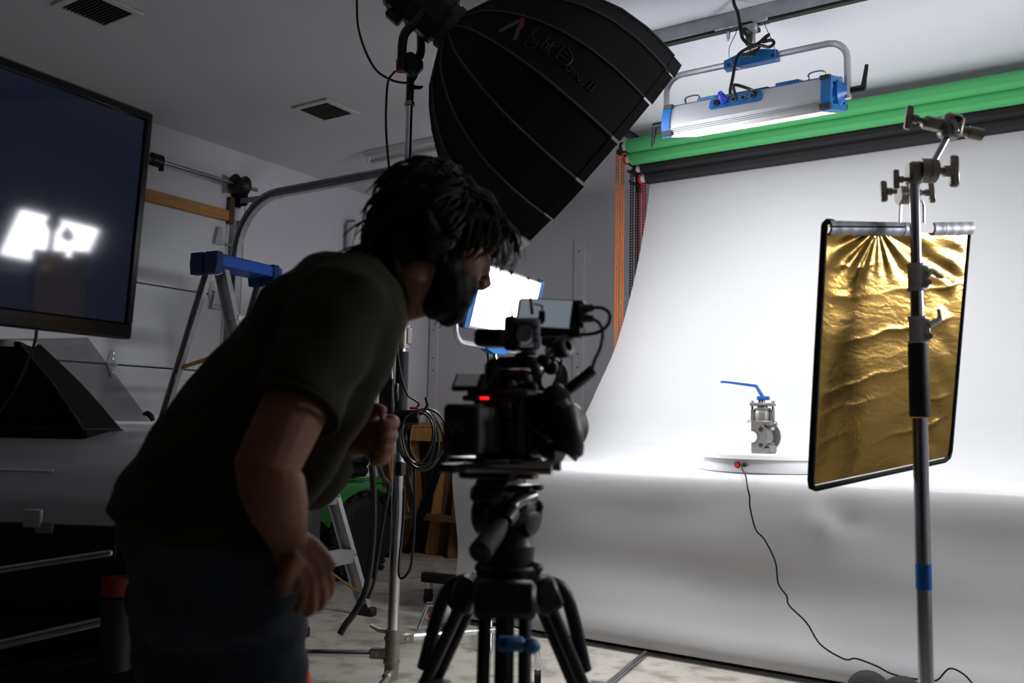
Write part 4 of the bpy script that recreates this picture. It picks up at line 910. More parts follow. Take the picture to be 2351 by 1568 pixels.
m_().box((TW - .011, .004, -(TH - .016) / 2), (.022, .018, TH - .06), bev=.004).build('bezel', M_BEZ, tv)
M_SCR = mat('screen_glass', '10141f', .055, spec=.3, noise=.05, nscale=2)
M_SCR.node_tree.nodes['Principled BSDF'].inputs['Emission Color'].default_value = lin('6d7fb0'); M_SCR.node_tree.nodes['Principled BSDF'].inputs['Emission Strength'].default_value = .018; M_SCR.cycles.emission_sampling = 'NONE'
m_().box((TW / 2, .0, -(TH - .042 + .026) / 2), (TW - .04, .012, TH - .066)).build('screen', M_SCR, tv)
ts_ = thing('television_stand', 'black post stand holding the television', 'stand', V((*(MT @ V((.55, -.14, 0))).xy, 0)))
pb = MT @ V((.55, -.14, 0))
MB().box((pb.x, pb.y, .75), (.07, .05, 1.5), bev=.006).build('post', M_BLACKM, ts_)
m_().box((.55, -.085, -.3), (.3, .06, .25), bev=.006).build('mount_plate', M_BLACKM, ts_)
for sg in (-1, 1): MB().box(V((pb.x, pb.y, .06)) + tvd * .28 * sg + tvn * .0, (.06, .6, .05), basis(tvd, tvn, UP), bev=.006).build('foot', M_BLACKM, ts_)
MB().box((pb.x, pb.y, .06), (.6, .06, .05), basis(tvd, tvn, UP), bev=.006).build('cross_foot', M_BLACKM, ts_)
for sg in (-1, 1):
    for s2_ in (-.27, .27):
        c = V((pb.x, pb.y, .018)) + tvd * .28 * sg + tvn * s2_; MB().cyl(c - tvd * .01, c + tvd * .01, .018, n=14).build('caster', M_RUBBER, ts_)
wire([P(84, 755, 2.2), P(80, 785, 2.3), P(62, 835, 2.4), P(30, 900, 2.5), P(-40, 1000, 2.5)], 'television_wire', 'thin black cord hanging below the television', .004, 'cord', M_CABLE)
# ------------------------------------------------------------------ white machine with a clear windscreen
mc = thing('utility_cart', 'white bonneted machine with black chassis and chrome tubes below the television', 'machine', P(120, 1500, 2.7) * 1 - V((0, 0, P(120, 1500, 2.7).z)))
M_WGL = mat('white_gelcoat', 'b4b3b8', .22, noise=.04, nscale=3, coat=.3)
# the bonnet: a broad curved panel sloping towards the camera
cd_ = (RT * math.cos(R(-8)) + FW * math.sin(R(-8))).normalized(); cn_ = V((-cd_.y, cd_.x, 0)); cn_ = cn_ if cn_.dot(FW) > 0 else -cn_
H0 = PZ(120, .70, 2.42)
prf = [(0, 0), (.02, .06), (.10, .15), (.24, .215), (.42, .247), (.62, .262), (1.1, .268)]
def bonnet(u, v):
    k = v * (len(prf) - 1); i = min(int(k), len(prf) - 2); a, b = [prf[i][j] + (prf[i + 1][j] - prf[i][j]) * (k - i) for j in (0, 1)]
    x = -1.0 + 1.45 * u; ed = max(0, (x - .30) / .15)
    return H0 + cd_ * x + cn_ * (a + .06 * ed * ed) + UP * (b - .07 * ed ** 2)
MB().sheet(bonnet, 26, 24, .02).build('bonnet', M_WGL, mc, ang=60)
sl = MB().sheet(lambda u, v: bonnet(.47 + .17 * u, .30 + .012 * v) + UP * .004, 10, 1, .004); sl.build('trim_strip', mat('pale_trim', 'd9d9dc', .15, noise=.02), mc)  # pale strip paints a reflection line onto the bonnet
lt = MB(); c0 = H0 + cd_ * -.02 - cn_ * .006
lt.box(c0 - UP * .012, (.055, .006, .03), basis(cd_, cn_, UP), bev=.002).build('plate', mat('maker_plate', '8a8a86', .5, noise=.3, nscale=120), mc)
MB().box(c0 - cd_ * .035 + UP * .012, (.055, .012, .05), basis(cd_, cn_, UP), bev=.003).build('latch', M_WGL, mc)
CH = basis(cd_, cn_, UP)
MB().box(H0 + cd_ * -.3 + cn_ * .55 - UP * .12, (1.4, 1.0, .2), CH, bev=.02).build('chassis_tub', mat('chassis_black', '050505', .5, noise=.2, nscale=20), mc)
MB().box(H0 + cd_ * -.3 + cn_ * .06 - UP * .09, (1.4, .03, .17), CH, bev=.005).build('front_board', MATS['chassis_black'], mc)
MB().box(H0 + cd_ * -.3 + cn_ * .55 - UP * .42, (1.35, .9, .3), CH, bev=.02).build('engine_block', MATS['chassis_black'], mc)
M_TUBE = mat('polished_tube', 'c0bcb8', .24, .95, noise=.05, nscale=20)
def crossbar(a, b, r_, d0, d1): MB().cyl(P(*a, d0), P(*b, d1), r_, n=18).ell(P(*b, d1), (r_, r_, r_), n=14, m=8).build('crossbar', M_TUBE, mc)
crossbar((-220, 1343), (252, 1270), .0105, 2.34, 2.36); crossbar((-220, 1530), (298, 1412), .015, 2.32, 2.36)
MB().cyl(P(-220, 1600, 2.36), P(330, 1480, 2.4), .02, n=14).build('lower_frame_rail', M_BLACKM, mc)
MB().box(P(60, 1560, 2.45), (.8, .03, .1), CH, bev=.005).build('skirt_board', MATS['chassis_black'], mc)
for px in (262, 310): MB().cyl(P(px, 1240, 2.44), P(px, 1560, 2.44), .012, n=12).build('upright', M_BLACKM, mc)
rc = P(275, 1345, 2.38)
MB().lathe(rc - UP * .022, UP, [(0, .03), (0, .047), (.04, .049), (.046, .045), (.048, .02), (.046, .0)], 26).build('red_cap', mat('dull_red', '7b2a1c', .55, noise=.15, nscale=30), mc)
MB().cyl(P(287, 1370, 2.36), P(288, 1395, 2.36), .012, n=12).build('cap_spigot', M_CHROME, mc)
MB().lathe(P(275, 1345, 2.38) * 1 + UP * (-.22), UP, [(0, .03), (.0, .045), (.19, .045), (.19, .03)], 20).build('canister', MATS['chassis_black'], mc)
wc_ = P(270, 1660, 2.5); wc_.z = .165
MB().lathe(wc_ - cd_ * .05, cd_, [(0, .06), (0, .14), (.015, .162), (.05, .166), (.085, .162), (.1, .14), (.1, .06)], 30).build('wheel', M_RUBBER, mc)
for k in (-1,):
    q = wc_ - cd_ * .9; MB().lathe(q, cd_, [(0, .06), (0, .14), (.015, .162), (.085, .162), (.1, .14), (.1, .06)], 30).build('wheel', M_RUBBER, mc)
# windscreen: hazy clear sheet rising from the bonnet
W0, W1 = P(345, 968, 3.02), P(200, 775, 3.16)
gl = bpy.data.materials.new('hazy_plastic'); gl.use_nodes = True
bs = gl.node_tree.nodes['Principled BSDF']; bs.inputs['Base Color'].default_value = lin('b9b6bd'); bs.inputs['Roughness'].default_value = .25; bs.inputs['Alpha'].default_value = .42
tn = gl.node_tree.nodes.new('ShaderNodeTexNoise'); tn.inputs['Scale'].default_value = 3; rr_ = gl.node_tree.nodes.new('ShaderNodeMapRange'); rr_.inputs[3].default_value = .36; rr_.inputs[4].default_value = .48
gl.node_tree.links.new(tn.outputs['Fac'], rr_.inputs[0]); gl.node_tree.links.new(rr_.outputs[0], bs.inputs['Alpha'])
def wind(u, v):
    a = W0.lerp(W1, v); return a - cd_ * (1.0 - .1 * v) * (1 - u) + cn_ * .12 * (1 - u) * u * 2
MB().sheet(wind, 16, 8, .004).build('windscreen', gl, mc, ang=60)
MB().tube(spl([P(329, 952, 3.0), P(337, 949, 3.0), P(346, 955, 3.0), P(352, 966, 3.0)], 4), [.004, .006, .007, .008, .009, .009, .01, .01, .01, .01, .009, .008, .007], 8).build('black_handle', M_BLACKP, mc)
# small softbox standing face down on the bonnet
q0 = P(28, 1001, 2.86); sz_ = q0.z
sbx = thing('square_softbox', 'black square softbox with white ring standing face down on the white bonnet', 'softbox', q0)
hw = .30; ap = P(24, 806, 2.82); 
bt = [q0 + cd_ * a * hw + cn_ * (b * .1 + .03) for a, b in ((-1, -1), (1, -1), (1, 1), (-1, 1))]
tp = [ap + cd_ * a * .05 + cn_ * (b * .05 + .02) for a, b in ((-1, -1), (1, -1), (1, 1), (-1, 1))]
for k in range(4):
    a, b, c, d = bt[k], bt[(k + 1) % 4], tp[(k + 1) % 4], tp[k]
    bul = ((a + b) / 2 - (q0 + cn_ * .03)); bul = V((bul.x, bul.y, .12)).normalized()
    def side(u, v): return (a * (1 - u) + b * u) * (1 - v) + (d * (1 - u) + c * u) * v + bul * .012 * math.sin(math.pi * v) + UP * .028
    MB().sheet(side, 6, 8, .002).build('panel', M_CLOTHB, sbx, ang=60)
    MB().tube([a + UP * .028, a.lerp(d, .5) + bul * .01 + UP * .028, d + UP * .028], .003, 6).build('seam', M_GREYTR, sbx)
    e_ = (b - a).normalized(); MB().box((a + b) / 2 + UP * .014, ((b - a).length + .02, .006, .028), basis(e_, UP.cross(e_), UP), bev=.002).build('rim_band', M_CLOTHB, sbx)
    MB().tube([a + UP * .028, b + UP * .028], .0022, 6).build('rim_piping', M_GREYTR, sbx)
MB().lathe(ap + cn_ * .02 + UP * .012, UP, [(0, .04), (0, .062), (.022, .062), (.022, .04)], 26).build('ring', mat('off_white_ring', 'c9c3b3', .5, noise=.05), sbx)
MB().lathe(ap + cn_ * .02 + UP * .0, UP, [(0, .03), (0, .055), (.02, .052), (.02, .03)], 22).build('ring_seat', M_BLACKP, sbx)
# ------------------------------------------------------------------ step ladder
ld = thing('step_ladder', 'aluminium step ladder with a blue top behind the man\'s back', 'ladder', (-3.3, 3.2, 0))
TLp, TRp = P(494, 603, 4.45), P(612, 625, 4.78); lw = (TRp - TLp); lw.z = 0; lw.normalize(); ls = V((lw.y, -lw.x, 0)); ls = ls if ls.dot(RT) > 0 else -ls
ZT = (TLp.z + TRp.z) / 2; TRp.z = TLp.z = ZT; LW = (TRp - TLp).length
M_CAP = MB(); cpz = ZT
ct = basis(lw, ls, UP)
cap = MB(); cc = (TLp + TRp) / 2
capp = [(-.075, .0), (-.085, -.045), (-.07, -.075), (-.02, -.085), (.0, -.062), (.02, -.085), (.07, -.075), (.085, -.045), (.075, 0), (.03, .012), (.0, .0), (-.03, .012)]
cap.loft([[cc + lw * x + ls * a * 1.0 + UP * (b + .02) for a, b in [(-.085, -.05), (.085, -.05), (.085, .0), (.07, .012), (-.07, .012), (-.085, .0)]] for x in (-LW / 2 - .03, LW / 2 + .03)])
cp0 = cap.build('top_cap', M_DBLUE, ld, ang=20)
for sg in (-1, 1):
    for sd in (-1, 1):
        MB().prism([(-.036, -.075), (.036, -.075), (.045, -.02), (.04, .036), (-.04, .036), (-.045, -.02)], cc + lw * sg * (LW / 2 + .018) + ls * sd * .05 - lw * .02, ls, UP, .04).build('cap_cheek', mat('dark_blue_plastic', '072a63', .5, noise=.1), cp0)
        MB().cyl(cc + lw * sg * (LW / 2 + .036) + ls * sd * .045 - UP * .03, cc + lw * sg * (LW / 2 + .042) + ls * sd * .045 - UP * .03, .006, n=8).build('rivet', M_STEEL, cp0)
FR = onz(838, 1412, 0); FL = FR - lw * .52; BLg = V((*(TLp - ls * .62 - lw * .03).xy, 0)); BRg = BLg + lw * (LW + .06)
def rail(a, b, w_, th, name):
    d_ = (b - a); ex_ = d_.normalized(); ey_ = (ls - ex_ * ls.dot(ex_)).normalized(); r_ = MB(); L_ = d_.length
    pr = [(-w_ / 2, -th / 2), (w_ / 2, -th / 2), (w_ / 2, th / 2), (w_ / 2 - .004, th / 2), (w_ / 2 - .004, -th / 2 + .004), (-w_ / 2 + .004, -th / 2 + .004), (-w_ / 2 + .004, th / 2), (-w_ / 2, th / 2)]
    n_ = ex_.cross(ey_)
    r_.loft([[p + ey_ * x + n_ * y for x, y in pr] for p in (a, b)])
    o = r_.build(name, M_ALU, ld, ang=20)
    MB().box(V((b.x, b.y, .022)) + ls * .01, (.045, .1, .045), ct, bev=.006).build('rubber_foot', M_RUBBER, o); return o
up_ = UP * -.06
rail(TRp + ls * .05 + up_, FR + UP * .02, .075, .03, 'front_rail'); rail(TLp + ls * .05 + up_, FL + UP * .02, .075, .03, 'front_rail')
rail(TRp - ls * .05 + up_, BRg + UP * .02, .045, .025, 'rear_rail'); rail(TLp - ls * .05 + up_, BLg + UP * .02, .045, .025, 'rear_rail')
for k in range(1, 6):
    z_ = .30 * k; f_ = z_ / (ZT - .06)
    a = (FL + UP * .02).lerp(TLp + ls * .05 + up_, f_); b = (FR + UP * .02).lerp(TRp + ls * .05 + up_, f_)
    sp_ = MB().box((a + b) / 2, ((b - a).length - .01, .085, .028), ct, bev=.003).box((a + b) / 2 + ls * .04 - UP * .02, ((b - a).length - .01, .006, .06), ct)
    so_ = sp_.build('step', M_ALU, ld)
    for j in range(4): MB().box((a + b) / 2 + ls * (-.03 + .02 * j) + UP * .015, ((b - a).length - .03, .006, .004), ct).build('tread_rib', M_ALU, so_)
    for e in (a, b): MB().cyl(e + ls * .043 - UP * .01, e + ls * .048 - UP * .01, .006, n=8).build('rivet', M_STEEL, so_)
    if k in (2, 4):
        a2 = (BLg + UP * .02).lerp(TLp - ls * .05 + up_, f_); b2 = (BRg + UP * .02).lerp(TRp - ls * .05 + up_, f_)
        MB().box((a2 + b2) / 2, ((b2 - a2).length, .02, .035), ct, bev=.002).build('rear_bar', M_ALU, ld)
f_ = 1.25 / (ZT - .06)
for A_, B_, Tp in ((FL, BLg, TLp), (FR, BRg, TRp)):
    a = A_.lerp(Tp + ls * .05 + up_, f_); b = B_.lerp(Tp - ls * .05 + up_, f_); m__ = (a + b) / 2 + UP * .05
    MB().box((a + m__) / 2, ((m__ - a).length, .006, .02), basis((m__ - a).normalized(), lw, (m__ - a).normalized().cross(lw))).build('spreader', M_BRASS, ld)
    MB().box((b + m__) / 2, ((m__ - b).length, .006, .02), basis((m__ - b).normalized(), lw, (m__ - b).normalized().cross(lw))).build('spreader', M_BRASS, ld)
f1_ = .3 / (ZT - .06)
a = FR.lerp(TRp + ls * .05, .06); b = (FL.lerp(TLp, f1_) + FR.lerp(TRp, f1_)) / 2 + UP * -.01
MB().box((a + b) / 2, ((b - a).length, .015, .006), basis((b - a).normalized(), ls, (b - a).normalized().cross(ls))).build('corner_brace', M_BRASS, ld)
# ------------------------------------------------------------------ garden tractor
gt = thing('garden_tractor', 'green garden tractor with knobbly black tyre behind the ladder', 'tractor', P(800, 1290, 5.55) * 1)
M_JG = mat('tractor_green', '1c7a2a', .3, noise=.08, nscale=10, coat=.3)
tc_ = P(812, 1200, 5.6); tr_ = tc_.z - .002; tr_ = .27; tc_.z = tr_
txd = (RT * .72 - FW * .69).normalized(); txd = (RT * .8 + FW * -.6).normalized()    # wheel axle, towards the camera
txf = V((-txd.y, txd.x, 0)); txf = txf if txf.dot(RT) > 0 else -txf
def tyre(c, r, wd, name):
    ty_ = MB().lathe(c - txd * wd / 2, txd, [(0, r * .55), (.0, r * .8), (wd * .12, r * .94), (wd * .3, r * .985), (wd * .7, r * .985), (wd * .88, r * .94), (wd, r * .8), (wd, r * .55)], 36).build(name, M_RUBBER, gt)
    lug = MB(); n_ = 34
    for k in range(n_):
        a = 2 * math.pi * k / n_; e1 = (txf * math.cos(a) + UP * math.sin(a)); e2 = txd.cross(e1)
        for s_ in (-.3, .02, .32): lug.box(c + e1 * r * .985 + txd * wd * (s_ + (.06 if k % 2 else -.06)), (.022, .03, wd * .2), basis(e1, e2, txd))
    lug.build('tread_lugs', M_RUBBER, ty_, kind='stuff', smooth=False)
    MB().lathe(c + txd * wd * .2, txd, [(0, r * .1), (0, r * .56), (.02, r * .56), (.0, r * .45), (-.03, r * .2), (-.03, .0)], 24).build('rim', mat('rim_dark', '14140f', .5, noise=.2), gt)
tyre(tc_, tr_, .24, 'tyre'); tyre(tc_ - txd * .40, tr_, .2, 'tyre'); 
fwd = -txf
c0 = tc_ - txd * .3
def fender(u, v):
    a = R(20 + 140 * u); rr = .335
    return tc_ + txf * rr * math.cos(a) * 1.05 + UP * (rr * math.sin(a) * .85 + .02 + .03 * math.sin(math.pi * u)) + txd * (.14 - .34 * v) - UP * (.035 * max(0, 1 - v * 6))
MB().sheet(fender, 18, 8, .012).build('fender', M_JG, gt, ang=50)
TB = basis(txf, txd, UP)
MB().box(tc_ + UP * .33 - txd * .22, (.6, .36, .05), TB, bev=.015).build('rear_deck', M_JG, gt)
MB().box(tc_ + fwd * .44 + UP * -.02 - txd * .18, (.42, .3, .2), TB, bev=.03).build('side_panel', M_JG, gt)
MB().box(tc_ + fwd * .80 + UP * .12 - txd * .2, (.5, .34, .36), TB, bev=.07).build('bonnet', M_JG, gt)
MB().box(tc_ + fwd * .4 + UP * -.12 - txd * .2, (1.1, .2, .1), TB, bev=.01).build('chassis', M_BLACKM, gt)
MB().box(tc_ + UP * .4 - txd * .2, (.38, .3, .08), TB, bev=.03).box(tc_ + UP * .52 + txf * .17 - txd * .2, (.07, .3, .2), TB @ Ry(R(8)), bev=.03).build('seat', M_BLACKP, gt)
for s_ in (-.02, -.38):
    q = tc_ + fwd * .84 + txd * s_; q.z = .17
    MB().lathe(q - txd * .06, txd, [(0, .08), (0, .135), (.02, .168), (.1, .168), (.12, .135), (.12, .08)], 28).build('front_tyre', M_RUBBER, gt)
# ------------------------------------------------------------------ lumber leaning on the bench
def plank(foot, top, w_, th, m, label, tw=0):
    d_ = (top - foot).normalized(); ex_ = d_.cross(FW).normalized(); ex_ = ex_ if ex_.dot(RT) > 0 else -ex_
    ex_ = (Matrix.Rotation(tw, 3, d_) @ ex_); ey_ = d_.cross(ex_)
    mb = MB().box((foot + top) / 2, (w_, th, (top - foot).length), basis(ex_, ey_, d_), bev=.003)
    zmin = min(v.z for v in mb.v)
    for v in mb.v: v.z -= zmin
    single('lumber_plank', mb, m, label, 'plank', 'planks leaning on the workbench')
plank(onz(990, 1272, 0), PZ(1034, .93, 6.42) , .10, .04, M_WOOD, 'pale pine plank leaning against the bench beside the paper', R(12))
plank(onz(1018, 1272, 0), PZ(1046, .92, 6.4), .09, .035, M_WOODD, 'dark plank just right of the pale pine plank', R(10))
plank(onz(1038, 1282, 0) , PZ(1062, .8, 6.4), .08, .035, M_WOODD, 'dark plank half hidden by the edge of the paper', R(14))
plank(onz(932, 1266, 0), PZ(896, .98, 6.3), .10, .04, M_WOOD, 'pine plank leaning left behind the chrome stand', R(12))
plank(onz(968, 1258, 0), PZ(948, .9, 6.55), .07, .035, M_WOOD, 'narrow pine plank leaning behind the hanging cables', R(8))
fs = thing('folded_light_stand', 'folded black stand leaning diagonally in front of the planks', 'stand', onz(930, 1235, 0) * 1)
a, b = PZ(930, .2, 5.9), PZ(1028, .87, 5.9); a.z = .03; a = onz(938, 1262, .03)
MB().tube([a, a.lerp(b, .4), b], [.028, .034, .03], 10).build('bundle', M_CLOTHB, fs)
MB().cyl(b, b + (b - a).normalized() * .12, .012, n=10).build('spigot', M_BLACKM, fs)
# rolling base beside the paper
rb = thing('rolling_base', 'black rolling base with swivel caster at the left edge of the paper', 'rolling base', onz(1020, 1380, 0))
a, b = P(972, 1324, 4.85), P(1110, 1316, 4.7); d_ = (b - a).normalized(); d_.z = 0; bz = a.z
MB().box((V((a.x, a.y, bz)) + V((b.x, b.y, bz))) / 2, ((b - a).length, .05, .05), basis(d_.normalized(), UP.cross(d_.normalized()), UP), bev=.003).build('bar', M_BLACKM, rb)
for k, q in enumerate((a + d_ * .035, b - d_ * .035)):
    q = V((q.x, q.y, bz)); c_ = MB().cyl(q - UP * .025, q - UP * .055, .024, n=18).cyl(q - UP * .055, q - UP * .065, .016, n=14).build('caster_swivel', M_CHROME, rb)
    MB().box(V((q.x, q.y, bz - .095)), (.036, .046, .07), basis(d_.normalized(), UP.cross(d_.normalized()), UP), bev=.006).build('caster_fork', M_BLACKM, c_)
    rw = (bz - .065) / 2 * .55; MB().cyl(V((q.x, q.y, .034)) - d_ * .012, V((q.x, q.y, .034)) + d_ * .012, .034, n=20).build('caster_wheel', M_RUBBER, c_)
MB().cyl(V((b.x, b.y, bz)), V((b.x, b.y, bz + .25)), .016, n=12).build('post', M_BLACKM, rb)
# small things on the floor
q = onz(1014, 1432, 0); tr = thing('tape_roll', 'roll of white tape on the floor behind the tripod leg', 'tape', q)
ta = (RT * .8 + FW * .6).normalized(); MB().lathe(q + UP * .052 - ta * .024, ta, [(0, .034), (0, .05), (.003, .052), (.045, .052), (.048, .05), (.048, .034), (0, .034)], 30, caps=False).build('tape', M_WHITEP, tr)
MB().lathe(q + UP * .052 - ta * .023, ta, [(0, .031), (0, .034), (.046, .034), (.046, .031), (0, .031)], 24, caps=False).build('core', mat('tape_core', '8f8477', .7, noise=.1), tr)
q = onz(992, 1422, 0); sd = thing('screwdriver', 'red handled tool lying beside the white tape roll', 'tool', q)
MB().tube([q + UP * .02 - RT * .02, q + UP * .02 + RT * .02, q + UP * .016 + RT * .04], [.009, .011, .006], 10).build('handle', M_RED, sd)
MB().cyl(q + UP * .015 + RT * .04, q + UP * .012 + RT * .08 + FW * .02, .003, n=8).build('blade', M_STEEL, sd)
q = onz(1010, 1452, 0); cl = thing('spring_clamp', 'dark blue plastic clamp on the floor in front of the tape roll', 'clamp', q)
for s_ in (-1, 1): MB().tube([q + UP * .02 + RT * (-.035), q + UP * (.022 + .008 * s_), q + UP * (.02 + .014 * s_) + RT * .03, q + UP * (.022 + .02 * s_) + RT * .06], [.008, .012, .011, .008], 8).build('jaw', mat('navy_plastic', '12365f', .5, noise=.1), cl)
MB().cyl(q + UP * .022 - FW * .014, q + UP * .022 + FW * .014, .009, n=10).build('pivot', M_STEEL, cl)
oc = thing('orange_cord_coil', 'coil of orange cord behind the man\'s leg', 'cord', P(690, 1600, 2.2) * 1)
M_OR = mat('orange_cord', 'e2561e', .55, noise=.1)
for k in range(6):
    pts = [P(655 + 50 * math.sin(t_ * .5236) + k * 1.5, 1570 - 88 * math.cos(t_ * .5236) + 4 * k, 2.05 + .015 * k + .02 * math.cos(t_ * .5236)) for t_ in range(12)]
    MB().tube(spl(pts, 4, True), .0055, 7, closed=True).build('loop', M_OR, oc)
# ------------------------------------------------------------------ cinema camera on its tripod
kf = (FW * math.cos(R(24)) + RT * math.sin(R(24))).normalized(); kr = (RT * math.cos(R(24)) - FW * math.sin(R(24))).normalized()
KB = basis(kr, kf, UP)
ck = thing('cinema_camera', 'black cinema camera rig with monitor, antennas and cables on a tripod', 'camera', P(1150, 1075, 1.45))
M_KB = mat('camera_black', '0b0b0c', .42, noise=.2, nscale=60, bump=.04, bscale=300)
M_KG = mat('camera_grey', '2b2b2d', .45, noise=.15, nscale=60)
M_KS = mat('rig_silver', '8f8c88', .3, .9, noise=.1, nscale=50)
def kb(x0, y0, x1, y1, d, dep, name, m=None, bev=.004, par=None, Rm=None):
    w_ = abs(x1 - x0) * d / F_PX; h_ = abs(y1 - y0) * d / F_PX; c = P((x0 + x1) / 2, (y0 + y1) / 2, d)
    return MB().box(c, (w_, dep, h_), Rm or KB, bev=bev).build(name, m or M_KB, par or ck)
bat = kb(1024, 928, 1116, 1044, 1.36, .045, 'battery', bev=.006)
kb(1116, 935, 1140, 1040, 1.39, .04, 'battery_plate', M_KG)
body = kb(1108, 906, 1232, 1050, 1.46, .11, 'body', bev=.008)
for k in range(5): kb(1165, 925 + k * 22, 1172 + k * 2, 940 + k * 22, 1.395, .008, 'side_button', M_KG, .001, body)
kb(1205, 930, 1245, 1046, 1.47, .05, 'front_plate', M_KG)
for k in range(4): kb(1190 + k * 8, 985, 1194 + k * 8, 1040, 1.415, .006, 'vent_rib', M_KG, .001, body)
# printed number on the battery
cu = bpy.data.curves.new('battery_print', 'FONT'); cu.body = '99'; cu.size = .030; cu.extrude = .0004; cu.align_x = 'CENTER'; cu.align_y = 'CENTER'
to = bpy.data.objects.new('tmp', cu); COL.objects.link(to); dg = bpy.context.evaluated_depsgraph_get(); me = bpy.data.meshes.new_from_object(to.evaluated_get(dg)); bpy.data.objects.remove(to)
bc = P(1070, 986, 1.36) - kf * .0235
mb = MB(basis(kr, UP, -kf, bc + UP * .0 - kr * .006)); mb.add([v.co for v in me.vertices], [tuple(p.vertices) for p in me.polygons]); mb.build('lettering', mat('battery_print', '55555a', .5, noise=.02), bat, smooth=False)
mb = MB(basis(kr, UP, -kf, bc - kr * .022 - UP * .026)); mb.prism([(-.006, -.006), (.004, -.006), (.007, .001), (.002, .007), (-.006, .004)], V((0, 0, 0)), V((1, 0, 0)), V((0, 1, 0)), .0006); mb.build('red_mark', mat('dim_red', '7d1712', .5, noise=.02), bat)
MB().box(P(1112, 914, 1.37), (.013, .004, .0035), KB).build('record_light', emis('tally_red', 'ff0a12', 1.6), ck)
# top cheese plate, handle, lens
kb(1090, 896, 1240, 912, 1.44, .09, 'top_plate', M_KB)
lens = MB().lathe(P(1215, 978, 1.5), kf, [(0, .03), (0, .044), (.03, .046), (.034, .05), (.06, .05), (.064, .046), (.1, .047), (.104, .052), (.14, .052), (.145, .048), (.17, .05), (.17, .03)], 36).build('lens', M_KB, ck)
for t_, r_ in ((.045, .0515), (.12, .0535)): 
    for k in range(28):
        a = 2 * math.pi * k / 28; e1 = (kr * math.cos(a) + UP * math.sin(a)); MB().box(P(1215, 978, 1.5) + kf * t_ + e1 * r_, (.003, .005, .02), basis(e1, e1.cross(kf), kf)).build('ring_tooth', M_KG, lens)
# slanted hand grip on the right of the body
g0, g1 = P(1283, 915, 1.44), P(1303, 1030, 1.42)
MB().tube(spl([P(1262, 905, 1.46), g0, P(1292, 950, 1.425), P(1303, 995, 1.415), g1, P(1298, 1040, 1.42)], 5), [.015] * 3 + [.022] * 6 + [.026] * 9 + [.027] * 4 + [.022] * 3 + [.014], 14).build('hand_grip', M_KB, ck)
MB().tube(spl([P(1240, 1000, 1.46), P(1262, 1020, 1.46), P(1290, 1030, 1.45)], 5), .026, 12).build('grip_base', M_KB, ck)
MB().box(P(1262, 960, 1.46), (.05, .07, .085), KB, bev=.015).build('lens_motor', M_KB, ck)
MB().cyl(P(1290, 922, 1.4), P(1300, 935, 1.4), .009, n=14).build('grip_button', M_KS, ck)
# rods and base plates
for off, yy in ((0, 1068), (.04, 1062)):
    a = P(1040, yy + 4, 1.37) + kf * off; MB().cyl(a, a + (kr * .155 + kf * .03), .0075, n=14).build('rail_rod', M_KS, ck)
kb(1018, 1064, 1068, 1084, 1.36, .06, 'base_block', M_KB); kb(1045, 1050, 1225, 1066, 1.43, .09, 'riser_plate', M_KB); kb(1075, 1068, 1205, 1098, 1.43, .1, 'dovetail', M_KB, .004)
kb(1195, 1050, 1240, 1086, 1.41, .03, 'rod_clamp', M_KG, .003); kb(1110, 1056, 1170, 1062, 1.37, .01, 'chrome_strip', M_KS, .001)
MB().cyl(P(1232, 1070, 1.39), P(1265, 1065, 1.40), .0075, n=14).build('rod_end', M_KS, ck)
kb(1195, 1090, 1232, 1100, 1.40, .03, 'lock_tab', mat('warm_metal', '8a6a4c', .4, .7, noise=.1), .002)
# mid section: receiver stack, knobs, gears
kb(1122, 825, 1160, 905, 1.47, .06, 'handle_post', M_KB, .01); kb(1140, 820, 1245, 846, 1.47, .06, 'handle', M_KB, .01)
kb(1150, 850, 1225, 900, 1.48, .05, 'audio_module', M_KB, .008)
MB().box(P(1182, 856, 1.44), (.035, .006, .006), KB @ Ry(R(-14)), bev=.002).build('orange_stripe', mat('orange_anodised', 'b4421c', .35, .5, noise=.05), ck)
gear = MB().lathe(P(1255, 868, 1.5), (-FW * .8 + RT * .4 - UP * .2), [(0, .018), (0, .034), (.004, .037), (.012, .037), (.016, .034), (.016, .018), (0, .018)], 36, caps=False).build('focus_ring', M_KB, ck)
MB().lathe(P(1282, 802, 1.48), (RT * .7 - FW * .6 + UP * .25), [(-.02, .008), (-.02, .012), (0, .012), (0, .017), (.012, .019), (.02, .019), (.022, .014), (.022, .0095), (.012, .009)], 26, caps=False).build('thumb_wheel', M_KG, ck)
MB().cyl(P(1255, 812, 1.48), P(1278, 803, 1.48), .008, n=12).build('wheel_axle', M_KS, ck)
for (x, y, d, r_, m__) in ((1205, 868, 1.44, .012, M_KG), (1235, 848, 1.45, .010, M_KS), (1222, 892, 1.44, .011, M_KB), (1180, 882, 1.43, .008, M_KS), (1250, 830, 1.46, .012, M_KB), (1200, 826, 1.46, .013, M_KB), (1268, 845, 1.47, .012, M_KB)):
    MB().lathe(P(x, y, d), -kf, [(0, r_ * .7), (0, r_), (.01, r_), (.014, r_ * .7), (.014, .002)], 18).build('knob', m__, ck)
for (x, y, w_, h_) in ((1172, 880, 14, 6), (1190, 876, 12, 5), (1220, 905, 10, 6)): kb(x, y, x + w_, y + h_, 1.42, .004, 'marking', mat('pale_marking', '7f8790', .5, noise=.05), .0005)
